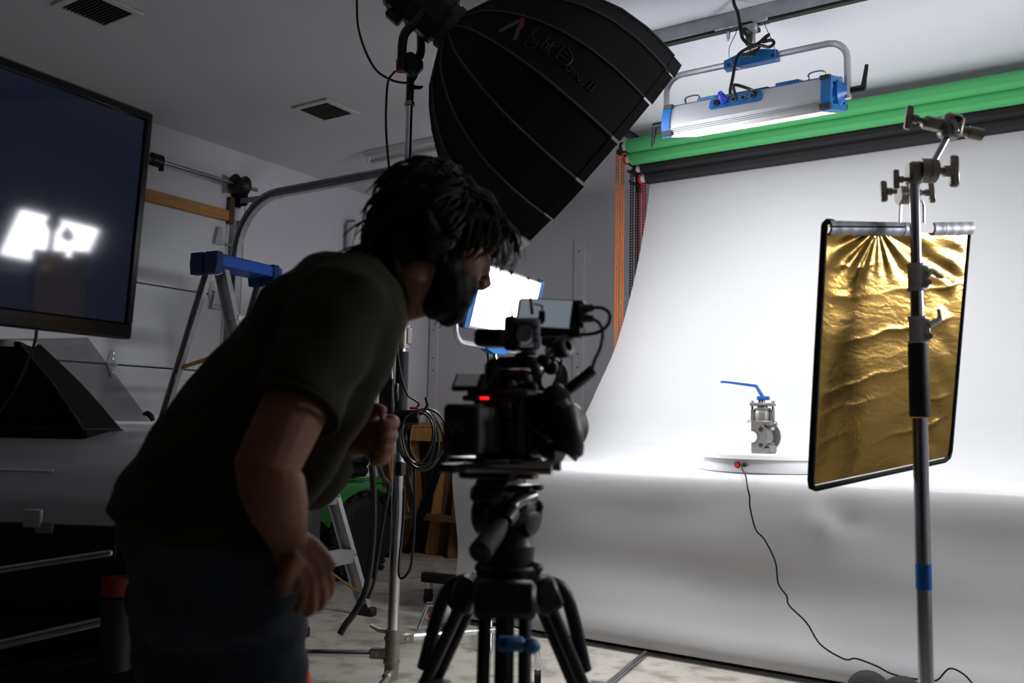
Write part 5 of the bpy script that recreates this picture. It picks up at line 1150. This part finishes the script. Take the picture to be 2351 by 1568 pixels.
# wireless receiver with antennas and its clear battery sled
kb(1096, 757, 1172, 797, 1.46, .05, 'receiver', M_KB, .006); kb(1162, 726, 1190, 806, 1.47, .035, 'receiver_body', M_KB, .005)
MB().cyl(P(1165, 776, 1.44), P(1165, 776, 1.435), .004, n=12).build('receiver_dial', mat('brass_dial', '6d5a20', .4, .6, noise=.1), ck)
for x0, y0, x1, y1 in ((1176, 728, 1174, 622), (1222, 722, 1213, 636)):
    MB().tube([P(x0, y0, 1.47), P((x0 * 2 + x1) / 3, (y0 * 2 + y1) / 3, 1.47), P(x1, y1 + 14, 1.47), P(x1, y1, 1.47)], [.003, .0026, .0022, .0034], 10).build('antenna', M_RUBBER, ck)
M_ACR = mat('frosted_plastic', '8f9196', .3, .1, noise=.25, nscale=40, trans=.25)
kb(1184, 730, 1240, 806, 1.455, .022, 'frosted_sled', M_ACR, .006)
MB().lathe(P(1205, 766, 1.44), -kf, [(0, .014), (.004, .014), (.004, .011), (.001, .009), (.001, .003), (.005, .003), (.005, 0)], 24).build('fan_hub', mat('pale_frost', 'a4a7ab', .3, noise=.1, nscale=60), ck)
MB().lathe(P(1207, 768, 1.442), -kf, [(0, .019), (.003, .019), (.003, .0175), (0, .0175)], 28, caps=False).build('fan_ring', M_KB, ck)
for k in range(3): kb(1222, 748 + k * 15, 1236, 754 + k * 15, 1.44, .004, 'contact', M_KG, .001)
kb(1196, 806, 1230, 816, 1.44, .02, 'red_clip', mat('dark_red', '5c1512', .5, noise=.1), .003)
# monitor
mn = (-FW * .93 - RT * .30 + UP * .20).normalized(); mx = UP.cross(mn).normalized(); mx = mx if mx.dot(RT) > 0 else -mx; my = mn.cross(mx); my = my if my.z > 0 else -my
tw = Matrix.Rotation(R(-4), 3, mn); mx = tw @ mx; my = tw @ my
MC = P(1252, 727, 1.52); MM = basis(mx, my, mx.cross(my), MC)
mon = MB(MM).box((0, 0, -.009), (.112, .07, .018), bev=.005).build('monitor', M_KB, ck)
sgn = 1 if mx.cross(my).dot(mn) > 0 else -1
M_MS = emis('monitor_picture', '8e97a2', .3); zf = .0004 if sgn > 0 else -.0184
MB(MM).box((-.002, .006, zf), (.094, .05, .001)).build('picture', M_MS, mon)
M_PV = mat('picture_dark', '22262b', .5, noise=.1); zf2 = zf + sgn * .0008
def flat(poly, name, m): MB(MM).prism([(a - .012, b + .004) for a, b in poly], V((0, 0, zf2)), V((1, 0, 0)), V((0, 1, 0)), .0003 * sgn).build(name, m, mon, smooth=False)
flat([(-.012, .017), (.002, .014), (.004, .006), (.007, .006), (.005, .016), (-.012, .020)], 'picture_lever', M_PV)
flat([(-.001, .006), (.01, .006), (.012, -.002), (.013, -.012), (.009, -.019), (.001, -.019), (-.003, -.012), (.0, -.004)], 'picture_valve', M_PV)
flat([(.003, -.006), (.008, -.006), (.009, -.013), (.003, -.013)], 'picture_bore', mat('picture_mid', '5d646c', .5, noise=.1))
kb(1318, 690, 1345, 765, 1.52, .03, 'monitor_ports', M_KB, .005); MB().cyl(P(1330, 712, 1.5), P(1362, 706, 1.5), .010, .006, n=12).build('plug', M_KG, ck); MB().cyl(P(1332, 730, 1.5), P(1362, 732, 1.5), .009, .006, n=12).build('plug', M_KG, ck)
kb(1312, 752, 1336, 776, 1.5, .02, 'port_block', M_KG, .002); kb(1245, 772, 1300, 796, 1.5, .03, 'monitor_mount', M_KB, .005)
def kc(pts, r_, name='rig_cable', k=6): MB().tube(spl([P(*p) for p in pts], k), r_, 8).build(name, M_CABLE, ck)
kc([(1360, 706, 1.5), (1385, 708, 1.49), (1400, 722, 1.48), (1396, 745, 1.48), (1375, 762, 1.48), (1345, 768, 1.49), (1318, 766, 1.5)], .0032)
kc([(1360, 732, 1.5), (1376, 742, 1.49), (1384, 765, 1.48), (1378, 800, 1.47), (1366, 825, 1.46), (1360, 846, 1.455)], .003)
kc([(1290, 825, 1.47), (1284, 850, 1.47), (1275, 875, 1.47), (1262, 895, 1.47), (1240, 905, 1.46)], .0028)
kc([(1165, 905, 1.42), (1190, 945, 1.40), (1225, 985, 1.39), (1255, 1008, 1.39), (1272, 1012, 1.4)], .0022)
kc([(1130, 870, 1.44), (1110, 900, 1.42), (1095, 905, 1.41)], .003)
# coiled cord
c0_, c1_ = P(1362, 848, 1.455), P(1215, 925, 1.44); ax_ = (c1_ - c0_); e1, e2 = orth(ax_); N_ = 260
MB().tube([c0_.lerp(c1_, t_ / N_) - UP * .012 * math.sin(math.pi * t_ / N_) + (e1 * math.cos(t_ * .5236 * 1.25) + e2 * math.sin(t_ * .5236 * 1.25)) * .0085 for t_ in range(N_ + 1)], .0026, 6).build('coiled_cord', M_CABLE, ck)
# flip-out status screen at the left
fx, fy_, fz = kr, (kf * .55 + UP * .83).normalized(), None
fz = fx.cross(fy_); FM = basis(fx, fy_, fz, P(1078, 878, 1.42))
fs_p = MB(FM).box((0, 0, 0), (.058, .034, .009), bev=.003).build('status_screen', M_KB, ck)
sg_ = 1 if fz.dot(CAM - P(1078, 878, 1.42)) > 0 else -1
MB(FM).box((-.003, .002, sg_ * .0048), (.04, .024, .0006)).build('status_picture', emis('status_grey', '7d8580', .10), fs_p)
kb(1085, 898, 1115, 910, 1.43, .02, 'screen_hinge', M_KG, .002); kb(1070, 908, 1120, 922, 1.42, .05, 'handle_foot', M_KB, .006)
# ------------------------------------------------------------------ tripod
tq = P(1165, 1330, 1.46)
tp_ = thing('camera_tripod', 'black video tripod with fluid head and blue leg lever under the camera', 'tripod', V((tq.x, tq.y, 0)))
def kt(x0, y0, x1, y1, d, dep, name, m=None, bev=.005, Rm=None):
    return kb(x0, y0, x1, y1, d, dep, name, m, bev, tp_, Rm)
kt(1112, 1096, 1190, 1116, 1.46, .09, 'quick_plate'); kt(1092, 1106, 1172, 1160, 1.46, .08, 'tilt_body', None, .012)
kt(1170, 1112, 1228, 1130, 1.44, .05, 'plate_lock', M_KG); kt(1222, 1112, 1248, 1126, 1.42, .02, 'lock_knob', M_KG, .004)
kt(1108, 1150, 1232, 1205, 1.47, .09, 'head_frame', None, .02)
MB().lathe(P(1215, 1180, 1.47), kr, [(-.03, .03), (-.03, .036), (0, .038), (.008, .036), (.012, .03), (.012, .0)], 30).build('tilt_drum', M_KB, tp_)
MB().lathe(P(1110, 1178, 1.46), -kr, [(-.02, .03), (-.02, .036), (.004, .036), (.01, .028), (.01, 0)], 28).build('tilt_drum', M_KB, tp_)
MB().tube(spl([P(1232, 1152, 1.42), P(1240, 1160, 1.42), P(1236, 1175, 1.42)], 4), .006, 8).build('drag_lever', M_KB, tp_)
MB().lathe(P(1168, 1292, 1.48), UP, [(0, .03), (0, .042), (.03, .044), (.034, .041), (.065, .04), (.07, .034), (.07, .01)], 32).build('pan_base', M_KB, tp_)
MB().lathe(P(1165, 1300, 1.48), UP, [(-.05, .02), (-.03, .05), (.0, .055), (.004, .05), (.004, .02)], 32).build('bowl', M_KB, tp_)
for x in (1112, 1225): MB().ell(P(x, 1303, 1.47), (.017, .017, .012)).build('level_cap', M_KG, tp_)
# pan handle
ph = [P(1226, 1138, 1.42), P(1205, 1146, 1.40), P(1180, 1160, 1.38), P(1170, 1180, 1.36), P(1150, 1205, 1.33)]
MB().tube(spl(ph, 4), .0085, 12).build('pan_bar', M_KS, tp_)
MB().tube([P(1170, 1165, 1.375), P(1173, 1178, 1.36), P(1160, 1196, 1.34)], [.0125, .014, .0125], 12).build('pan_joint', M_KB, tp_)
MB().tube([P(1150, 1205, 1.33), P(1140, 1218, 1.31), P(1120, 1243, 1.27), P(1102, 1268, 1.24), P(1100, 1271, 1.238)], [.011, .0145, .0165, .0175, .014], 18).build('pan_grip', M_RUBBER, tp_)
# crown and legs
kt(1096, 1318, 1226, 1378, 1.47, .11, 'crown', None, .015)
def leg(top, foot, name, gap, w_=.0105):
    d_ = (foot - top).normalized(); sd_ = d_.cross(V((*(foot - tq).xy, 0)).normalized()).normalized()
    if abs(sd_.z) > .5: sd_ = RT
    k1 = .42
    lo = top.lerp(foot, k1)
    L_ = MB()
    l1 = MB().tube([top + sd_ * gap, lo + sd_ * gap], w_, 12).build(name, M_KB, tp_)
    MB().tube([top - sd_ * gap, lo - sd_ * gap], w_, 12).build('twin_tube', M_KB, l1)
    MB().box(top.lerp(foot, k1), (gap * 2 + .04, .045, .05), basis(sd_, d_.cross(sd_), d_), bev=.006).build('leg_clamp', M_KB, l1)
    MB().box(top.lerp(foot, .015), (gap * 2 + .035, .045, .06), basis(sd_, d_.cross(sd_), d_), bev=.008).build('leg_socket', M_KB, l1)
    for s_ in (-1, 1): MB().tube([top.lerp(foot, k1 - .05) + sd_ * gap * .5 * s_, foot + sd_ * gap * .5 * s_], w_ * .82, 10).build('lower_tube', M_KB, l1)
    MB().ell(foot + UP * .012, (.03, .03, .018)).build('foot', M_RUBBER, l1)
    return l1, sd_, d_
ftop = P(1160, 1362, 1.40); ffoot = tq - FW * .34 + RT * .0; ffoot.z = 0.005
l1, sd_, d_ = leg(ftop, ffoot, 'leg', .032)
# middle tube and blue lever on the near leg
MB().tube([ftop, ftop.lerp(ffoot, .3)], .0155, 12).build('centre_tube', M_KB, l1)
M_LB = mat('lever_steel_blue', '2f6ea8', .45, noise=.1, nscale=30)
bl_o = kb(1140, 1462, 1205, 1494, 1.272, .02, 'blue_lever', M_LB, .005, l1, Rz(YAW))
kb(1200, 1466, 1241, 1501, 1.264, .016, 'lever_paddle', M_LB, .008, bl_o, Rz(YAW) @ Ry(R(4)))
MB().cyl(P(1156, 1478, 1.262), P(1156, 1478, 1.255), .004, n=10).build('lever_bolt', M_BLACKP, bl_o)
for a in (158, 22):
    t0 = P(1090 if a > 90 else 1232, 1345, 1.48); ft = V((tq.x, tq.y, 0)) + (RT * math.cos(R(a)) + FW * math.sin(R(a))) * .40; ft.z = .005
    lx, s2_, d2_ = leg(t0, ft, 'leg', .026)
    q_ = t0.lerp(ft, .22)
    MB().tube(spl([t0 + UP * .012 - RT * .0, t0.lerp(ft, .06) + UP * .03 + RT * (.03 if a < 90 else -.03), t0.lerp(ft, .2) + RT * (.022 if a < 90 else -.022)], 5), .012, 10).build('leg_strap', M_KB, lx)
    MB().box(t0.lerp(ft, .27) + RT * (.02 if a < 90 else .03), (.05, .05, .055), KB, bev=.014).build('leg_pad', mat('grey_pad', '434349', .6, noise=.1), lx)
ms = V((tq.x, tq.y, .32))
for a in (-90, 158, 22): MB().box(ms + (RT * math.cos(R(a)) + FW * math.sin(R(a))) * .10, (.2, .022, .02), basis((RT * math.cos(R(a)) + FW * math.sin(R(a))), (FW * math.cos(R(a)) - RT * math.sin(R(a))), UP), bev=.004).build('spreader_arm', M_KB, tp_)
MB().cyl(ms - UP * .015, ms + UP * .015, .03, n=18).build('spreader_hub', M_KB, tp_)
# ------------------------------------------------------------------ the man, bent forward towards the monitor
def remesh(mb, name, m, parent, vox=.008, smooth=6, fac=.5, noise=None, label=None):
    inv = MW[parent].inverted(); me = mb.mesh(name, inv); o = bpy.data.objects.new(name, me); COL.objects.link(o)
    rm = o.modifiers.new('r', 'REMESH'); rm.mode = 'VOXEL'; rm.voxel_size = vox
    sm = o.modifiers.new('s', 'SMOOTH'); sm.iterations = smooth; sm.factor = fac
    dg = bpy.context.evaluated_depsgraph_get(); me2 = bpy.data.meshes.new_from_object(o.evaluated_get(dg)); bpy.data.objects.remove(o); bpy.data.meshes.remove(me)
    if noise: 
        me2.update()
        nr = [v.normal.copy() for v in me2.vertices]
        for v, n_ in zip(me2.vertices, nr): v.co += n_ * noise(MW[parent] @ v.co)
    me2.polygons.foreach_set('use_smooth', [True] * len(me2.polygons)); me2.materials.clear(); me2.materials.append(m); me2.update(); me2.name = name
    o = bpy.data.objects.new(name, me2); COL.objects.link(o); o.parent = parent; MW[o] = MW[parent]
    if label: o['label'] = label
    return o
lat = (-FW * .92 + RT * .39).normalized()            # the man's right-hand side, towards the camera
man = thing('person', 'man in dark olive t-shirt and jeans bending forward to look at the camera monitor', 'person', PZ(470, 0, 1.45))
def ring(bk, fr, d, hw, n=28, e=.85, sc=1.0, dd=0.0):
    a, b = P(bk[0], bk[1], d - dd), P(fr[0], fr[1], d + dd); c = (a + b) / 2; t_ = (b - a) / 2 * sc; out = []
    for k in range(n):
        an = 2 * math.pi * k / n; cs_, sn_ = math.cos(an), math.sin(an)
        out.append(c + t_ * math.copysign(abs(cs_) ** e, cs_) + lat * hw * sc * math.copysign(abs(sn_) ** e, sn_))
    return out
M_SKIN = mat('skin', '7d5340', .65, noise=.12, nscale=25, spec=.4)
M_SHIRT = mat('olive_cotton', '2a2816', .85, noise=.12, nscale=20, bump=.1, bscale=250, spec=.2)
M_JEAN = mat('blue_denim', '30353c', .85, noise=.3, nscale=9, bump=.12, bscale=300, spec=.2, col2='434a53')
M_HAIR = mat('dark_brown_hair', '150e09', .65, noise=.3, nscale=60, spec=.14)
tors = [((305, 1226), (636, 1244), 1.42, .163), ((236, 1172), (690, 1170), 1.42, .170), ((262, 1115), (728, 1135), 1.425, .172), ((318, 1025), (760, 1080), 1.43, .172), ((400, 912), (806, 1010), 1.445, .175), ((498, 793), (856, 915), 1.46, .18),
        ((598, 698), (892, 825), 1.48, .185), ((688, 632), (908, 765), 1.50, .175), ((770, 590), (914, 728), 1.52, .14), ((826, 574), (914, 716), 1.54, .09)]
sh_near, el_near, wr_near = P(782, 715, 1.35), P(612, 1072, 1.18), P(664, 1250, 1.285)
sh_far, el_far, wr_far = P(850, 720, 1.72), P(730, 1010, 1.76), P(842, 1012, 1.64)
# --- skin: one continuous surface
bm_ = MB()
bm_.loft([ring(a, b, d, h, sc=.82) for a, b, d, h in tors])
for (s_, e_, w_, rs) in ((sh_near, el_near, wr_near, (.056, .051, .046, .0445, .0455, .042, .032, .0255)), (sh_far, el_far, wr_far, (.055, .05, .045, .045, .044, .04, .032, .027))):
    pts = [s_, s_.lerp(e_, .4), s_.lerp(e_, .8), e_, e_.lerp(w_, .22), e_.lerp(w_, .5), e_.lerp(w_, .82), w_]; bm_.tube(pts, list(rs), 16)
# near hand on the thigh
hp = [wr_near, P(690, 1275, 1.290), P(712, 1308, 1.285), P(725, 1330, 1.283)]
for off in (-.022, -.008, .008, .022):
    sd = (P(745, 1305, 1.295) - P(690, 1340, 1.265)).normalized(); bm_.tube([p + sd * off * k for p, k in zip(hp, (.5, .9, 1.15, 1.2))], [.020, .0175, .0155, .0135], 10)
for ch, r0 in (([(747, 1304), (759, 1335), (756, 1362), (746, 1378)], 1.295), ([(733, 1322), (742, 1362), (737, 1388), (726, 1400)], 1.284), ([(714, 1334), (718, 1378), (713, 1402), (702, 1410)], 1.273), ([(695, 1336), (694, 1374), (688, 1394), (679, 1400)], 1.264)):
    bm_.tube(spl([P(x, y, r0 + .008 * i) for i, (x, y) in enumerate(ch)], 3), [.0085, .0082, .0080, .0079, .0077, .0076, .0074, .0071, .0067, .0055], 10)
bm_.tube(spl([P(680, 1278, 1.265), P(658, 1312, 1.250), P(652, 1342, 1.250), P(657, 1364, 1.260)], 3), [.016, .0155, .0145, .0135, .0125, .012, .0115, .0105, .0095, .0075], 10)
# far fist
bm_.ell(P(862, 1000, 1.635), (.030, .034, .048)); bm_.tube([wr_far, P(858, 1005, 1.635)], [.027, .03], 12)
for k, (y0, x1) in enumerate(((968, 903), (997, 900), (1024, 893), (1048, 882))):
    bm_.tube(spl([P(858, y0 - 4, 1.655), P(x1 - 8, y0 - 4, 1.65), P(x1, y0 + 3, 1.625), P(x1 - 14, y0 + 8, 1.605), P(x1 - 34, y0 + 8, 1.603)], 3), [.0115] * 4 + [.0125] * 4 + [.0115] * 4 + [.0095], 10)
bm_.tube(spl([P(848, 965, 1.62), P(852, 942, 1.615), P(868, 940, 1.605), P(884, 948, 1.60)], 3), [.015, .0145, .014, .0135, .013, .0125, .012, .0115, .0105, .0085], 10)
# head
yw, pt = R(32), R(25)
hf0 = RT * math.cos(yw) + FW * math.sin(yw); hf = (hf0 * math.cos(pt) - UP * math.sin(pt)).normalized(); hu = (hf0 * math.sin(pt) + UP * math.cos(pt)).normalized(); hr = hf.cross(hu).normalized(); hr = hr if hr.dot(FW) < 0 else -hr
HC = P(1004, 560, 1.55)
HM = basis(hf, hr, hu, HC); hl = lambda x, y, z: HC + hf * x + hr * y + hu * z
RH = basis(hf, hr, hu)
bm_.ell(hl(-.012, 0, .035), (.096, .074, .082), RH, 24, 16); bm_.ell(hl(.038, 0, -.02), (.058, .060, .078), RH, 20, 14)
bm_.ell(hl(.05, 0, -.075), (.042, .045, .035), RH); bm_.ell(hl(.083, 0, -.092), (.016, .022, .016), RH)
bm_.ell(hl(.08, .022, .035), (.016, .028, .012), RH); bm_.ell(hl(.08, -.022, .035), (.016, .028, .012), RH)
bm_.tube([hl(.09, 0, .028), hl(.105, 0, .008), hl(.12, 0, -.014), hl(.112, 0, -.022), hl(.095, 0, -.028)], [.0085, .0095, .0115, .0105, .009], 10)
for sg in (-1, 1): bm_.ell(hl(.106, .0105 * sg, -.019), (.009, .007, .0065), RH); bm_.ell(hl(.082, .03 * sg, .0), (.018, .02, .02), RH)
bm_.ell(hl(.1, 0, -.043), (.008, .02, .005), RH); bm_.ell(hl(.097, 0, -.053), (.008, .018, .006), RH); bm_.ell(hl(.09, 0, -.048), (.012, .026, .016), RH)
bm_.tube([hl(-.025, 0, -.03), hl(-.03, 0, -.075), P(935, 668, 1.55), P(888, 668, 1.54), P(850, 680, 1.53)], [.058, .058, .058, .064, .075], 18)
for sg in (-1, 1):
    bm_.ell(hl(-.008, .073 * sg, -.005), (.014, .008, .029), RH @ Rz(R(18 * sg)), 12, 8); bm_.ell(hl(-.014, .079 * sg, .004), (.016, .006, .023), RH @ Rz(R(22 * sg)), 12, 8)
# pelvis and legs (inside the jeans)
hn, kn, an = P(545, 1300, 1.42), PZ(575, .49, 1.39), PZ(520, .09, 1.46)
hfr, kfr, afr = P(450, 1290, 1.56), PZ(425, .49, 1.58), PZ(365, .09, 1.66)
bm_.ell(P(480, 1240, 1.45), (.10, .10, .09)); bm_.tube([hn, hn.lerp(kn, .5), kn, kn.lerp(an, .35), an], [.065, .06, .05, .05, .036], 14); bm_.tube([hfr, hfr.lerp(kfr, .5), kfr, kfr.lerp(afr, .35), afr], [.065, .06, .05, .05, .036], 14)
bm_.ell(hl(.04, .028, -.012), (.05, .036, .05), RH); bm_.ell(hl(.04, -.028, -.012), (.05, .036, .05), RH)
body_o = remesh(bm_, 'body', M_SKIN, man, .0036, 4, .5)
# eyes, brows
for sg in (-1, 1):
    MB().ell(hl(.083, .031 * sg, .014), (.010, .0115, .009), RH, 14, 10).build('eye', mat('eye_white', 'c9c2b8', .2, noise=.05), man)
    MB().tube([hl(.098, .012 * sg, .03), hl(.101, .028 * sg, .034), hl(.092, .046 * sg, .03)], [.003, .0042, .0025], 8).build('eyebrow', M_HAIR, man)
# --- shirt
sb_ = MB(); sb_.loft([ring(a, b, d, h, sc=1.0) for a, b, d, h in tors])
sl_end = sh_near.lerp(el_near, .655)
sb_.tube([P(815, 690, 1.44), sh_near, sh_near.lerp(el_near, .3), sl_end + (sh_near - el_near) * .02, sl_end], [.075, .079, .071, .066, .0655], 20)
fe = sh_far.lerp(el_far, .62); sb_.tube([P(850, 680, 1.66), sh_far, sh_far.lerp(el_far, .35), fe], [.075, .078, .07, .066], 18)
sb_.ell(P(720, 760, 1.43), (.10, .11, .11)); sb_.ell(P(780, 690, 1.47), (.085, .11, .085)); sb_.ell(P(700, 1075, 1.5), (.06, .1, .075))
def folds(p):
    q = p - P(700, 850, 1.4); s_ = q.dot(RT); u_ = q.dot(UP)
    return .0022 * math.sin(60 * s_ + 25 * u_) * math.sin(22 * u_ + 9 * s_ + 1) + .0016 * math.sin(95 * u_ - 40 * s_)
remesh(sb_, 't_shirt', M_SHIRT, man, .008, 7, .5, folds, 'dark olive short sleeved t-shirt')
MB().tube([p for p in ring((832, 574), (918, 716), 1.545, .085, n=24)], .007, 8, closed=True).build('neck_band', M_SHIRT, man)
hemc = [sl_end + o_ * .0655 for o_ in [(orth(sh_near - el_near)[0] * math.cos(2 * math.pi * k / 24) + orth(sh_near - el_near)[1] * math.sin(2 * math.pi * k / 24)) for k in range(24)]]
MB().tube(hemc, .004, 6, closed=True).build('sleeve_hem', M_SHIRT, man)
# --- jeans, shoes
jb = MB(); jb.loft([ring(a, b, d, h) for a, b, d, h in (((272, 1150), (668, 1150), 1.43, .155), ((262, 1210), (672, 1200), 1.43, .165), ((278, 1270), (690, 1260), 1.43, .172), ((296, 1340), (700, 1330), 1.43, .175), ((306, 1420), (700, 1410), 1.44, .16), ((330, 1470), (670, 1460), 1.45, .12))])
jb.tube([P(560, 1330, 1.43), P(566, 1450, 1.42), P(568, 1568, 1.40), kn, kn.lerp(an, .35), kn.lerp(an, .75), an], [.10, .098, .095, .08, .074, .066, .064], 18)
jb.tube([P(420, 1330, 1.53), P(425, 1450, 1.55), P(428, 1560, 1.56), kfr, kfr.lerp(afr, .35), kfr.lerp(afr, .75), afr], [.098, .092, .086, .078, .072, .066, .064], 18)
def jfold(p):
    q = p - P(500, 1400, 1.4); s_ = q.dot(RT); u_ = q.dot(UP)
    return .0025 * math.sin(70 * u_ + 18 * s_) * math.sin(17 * s_ + 8 * u_) + .0015 * math.sin(120 * u_ - 50 * s_)
remesh(jb, 'jeans', M_JEAN, man, .009, 6, .5, jfold, 'faded blue denim jeans')
sd_ = MB().tube([p for p in [P(508, 1262, 1.262), P(509, 1330, 1.255), P(511, 1400, 1.255)]], .0018, 6)
for a_ in (an, afr):
    f_ = (RT * .92 + FW * .39).normalized(); g0 = V((a_.x, a_.y, 0))
    shb = MB(); shb.ell(g0 + UP * .05 - f_ * .03, (.055, .042, .05), basis(f_, UP.cross(f_), UP)); shb.ell(g0 + UP * .045 + f_ * .06, (.09, .045, .042), basis(f_, UP.cross(f_), UP)); shb.ell(g0 + UP * .035 + f_ * .13, (.06, .047, .033), basis(f_, UP.cross(f_), UP)); shb.box(g0 + UP * .012 + f_ * .05, (.26, .085, .024), basis(f_, UP.cross(f_), UP), bev=.01)
    remesh(shb, 'shoe', M_RUBBER, man, .006, 3)
# --- hair and beard
hb_ = MB()
for c, r_ in (((-.02, 0, .048), (.112, .088, .086)), ((-.055, 0, .035), (.078, .088, .086)), ((-.07, 0, -.0), (.062, .082, .082)), ((-.07, 0, -.05), (.05, .07, .072)), ((.03, 0, .072), (.07, .076, .055)), ((.07, 0, .062), (.04, .064, .036)),
              ((-.04, .05, .01), (.07, .045, .075)), ((-.04, -.05, .01), (.07, .045, .075)), ((.025, .05, .05), (.055, .034, .05)), ((.025, -.05, .05), (.055, .034, .05))): hb_.ell(hl(*c), r_, RH, 24, 16)
def hn_(p):
    q = p - HC; return .004 * math.sin(q.dot(hf) * 90 + 3 * math.sin(q.dot(hu) * 60)) * math.sin(q.dot(hu) * 75 + q.dot(hr) * 50) + .003 * math.sin(q.dot(hr) * 140 + q.dot(hf) * 60)
remesh(hb_, 'hair', M_HAIR, man, .006, 9, .5, hn_, 'shaggy dark brown hair')
rnd = random.Random(3); lk = MB(); lk2 = MB()
def lock(mb, pts, r_): mb.tube(spl([hl(*p) for p in pts], 3), [r_ * (1 - .85 * i / (3 * (len(pts) - 1))) for i in range(3 * (len(pts) - 1) + 1)], 5)
for k in range(230):      # locks over the crown and the back
    th = rnd.uniform(-2.6, 2.6); el = rnd.uniform(-.55, 1.4)
    d0 = V((-math.cos(th) * math.cos(el), math.sin(th) * math.cos(el), math.sin(el)))
    if d0.x > .35 and d0.z < .35: continue
    s0 = V((-.03 + d0.x * .103, d0.y * .088, .035 + d0.z * .1))
    fl = V((-.45 + rnd.uniform(-.3, .3), rnd.uniform(-.4, .4), -1 + rnd.uniform(-.3, .2))); L_ = rnd.uniform(.03, .07)
    fl = (fl - d0 * fl.dot(d0) * .85).normalized()
    lock(lk, [s0 * .97, s0 + fl * L_ * .5 + d0 * .007, s0 + fl * L_ + d0 * rnd.uniform(-.004, .005)], rnd.uniform(.003, .006))
for k in range(14):      # shaggy nape
    y = rnd.uniform(-.06, .075); z = rnd.uniform(-.1, .0); s0 = V((-.117 - rnd.uniform(0, .01), y, z)); L_ = rnd.uniform(.03, .06)
    lock(lk, [s0 + V((.02, 0, .01)), s0 + V((-.008, .003, -L_ * .5)), s0 + V((-.004 - rnd.uniform(0, .02), rnd.uniform(-.01, .01), -L_))], rnd.uniform(.002, .004))
for k in range(46):      # fringe falling over the brow
    y = rnd.uniform(-.06, .065); L_ = rnd.uniform(.05, .1); x0 = .095 + rnd.uniform(-.01, .012)
    lock(lk2, [(x0 - .03, y * .8, .092), (x0 + .012, y, .075), (x0 + .03 + rnd.uniform(-.01, .012), y * 1.05 + rnd.uniform(-.008, .008), .07 - L_ * .5), (x0 + .02 + rnd.uniform(-.014, .012), y * 1.1 + rnd.uniform(-.012, .012), .075 - L_)], rnd.uniform(.0018, .0036))
for k in range(150):      # locks combed forward over the crown
    y = rnd.uniform(-.075, .085); x0 = rnd.uniform(-.04, .085); z0 = .13 - 3.2 * (x0 - .0) ** 2 * 1.5 - abs(y) ** 2 * 6
    L_ = rnd.uniform(.03, .06); sd = .25 if y > 0 else -.25
    lock(lk, [(x0 - .02, y * .9, z0 - .012), (x0 + L_ * .4, y, z0 + .002 - L_ * .12), (x0 + L_ * .85, y * 1.1 + sd * L_ * .3, z0 - L_ * .5 - abs(y) * .2)], rnd.uniform(.003, .006))
for k in range(70):      # sideburn and temple
    sg = 1 if k % 3 else -1; x0 = rnd.uniform(-.04, .06); z0 = rnd.uniform(.0, .06); L_ = rnd.uniform(.03, .06)
    lock(lk, [(x0, .082 * sg, z0 + .015), (x0 + .006, .086 * sg, z0 - L_ * .4), (x0 + rnd.uniform(-.01, .015), .074 * sg, z0 - L_)], rnd.uniform(.0025, .005))
for k in range(90):      # beard edge
    a = rnd.uniform(-.1, 1.0); sg = 1 if k % 3 else -1; x0 = .0 + .085 * a; z0 = -.03 - .06 * a + rnd.uniform(-.02, .015); L_ = rnd.uniform(.012, .026)
    lock(lk, [(x0, (.068 - .04 * a) * sg, z0), (x0 + .003, (.07 - .042 * a) * sg, z0 - L_ * .5), (x0 - .003, (.062 - .042 * a) * sg, z0 - L_)], rnd.uniform(.002, .0035))
lk.build('hair_locks', M_HAIR, man, kind='stuff'); lk2.build('fringe_locks', mat('light_brown_hair', '4a2f1c', .45, noise=.3, nscale=60), man, kind='stuff')
bb_ = MB()
for c, r_ in (((.045, 0, -.088), (.048, .05, .036)), ((.075, 0, -.092), (.03, .034, .032)), ((.038, .03, -.06), (.044, .036, .046)), ((.038, -.03, -.06), (.044, .036, .046)), ((.012, .049, -.03), (.022, .018, .04)), ((.012, -.049, -.03), (.022, .018, .04)), ((.09, 0, -.038), (.017, .026, .009)), ((.062, .03, -.05), (.034, .028, .028)), ((.062, -.03, -.05), (.034, .028, .028)), ((.012, .058, .0), (.024, .014, .05)), ((.012, -.058, .0), (.024, .014, .05)), ((.06, .02, -.075), (.04, .032, .034)), ((.06, -.02, -.075), (.04, .032, .034))): bb_.ell(hl(*c), r_, RH, 18, 12)
remesh(bb_, 'beard', M_HAIR, man, .005, 9, .5, lambda p: .001 * math.sin((p - HC).dot(hf) * 210) * math.sin((p - HC).dot(hu) * 170), 'full dark beard')
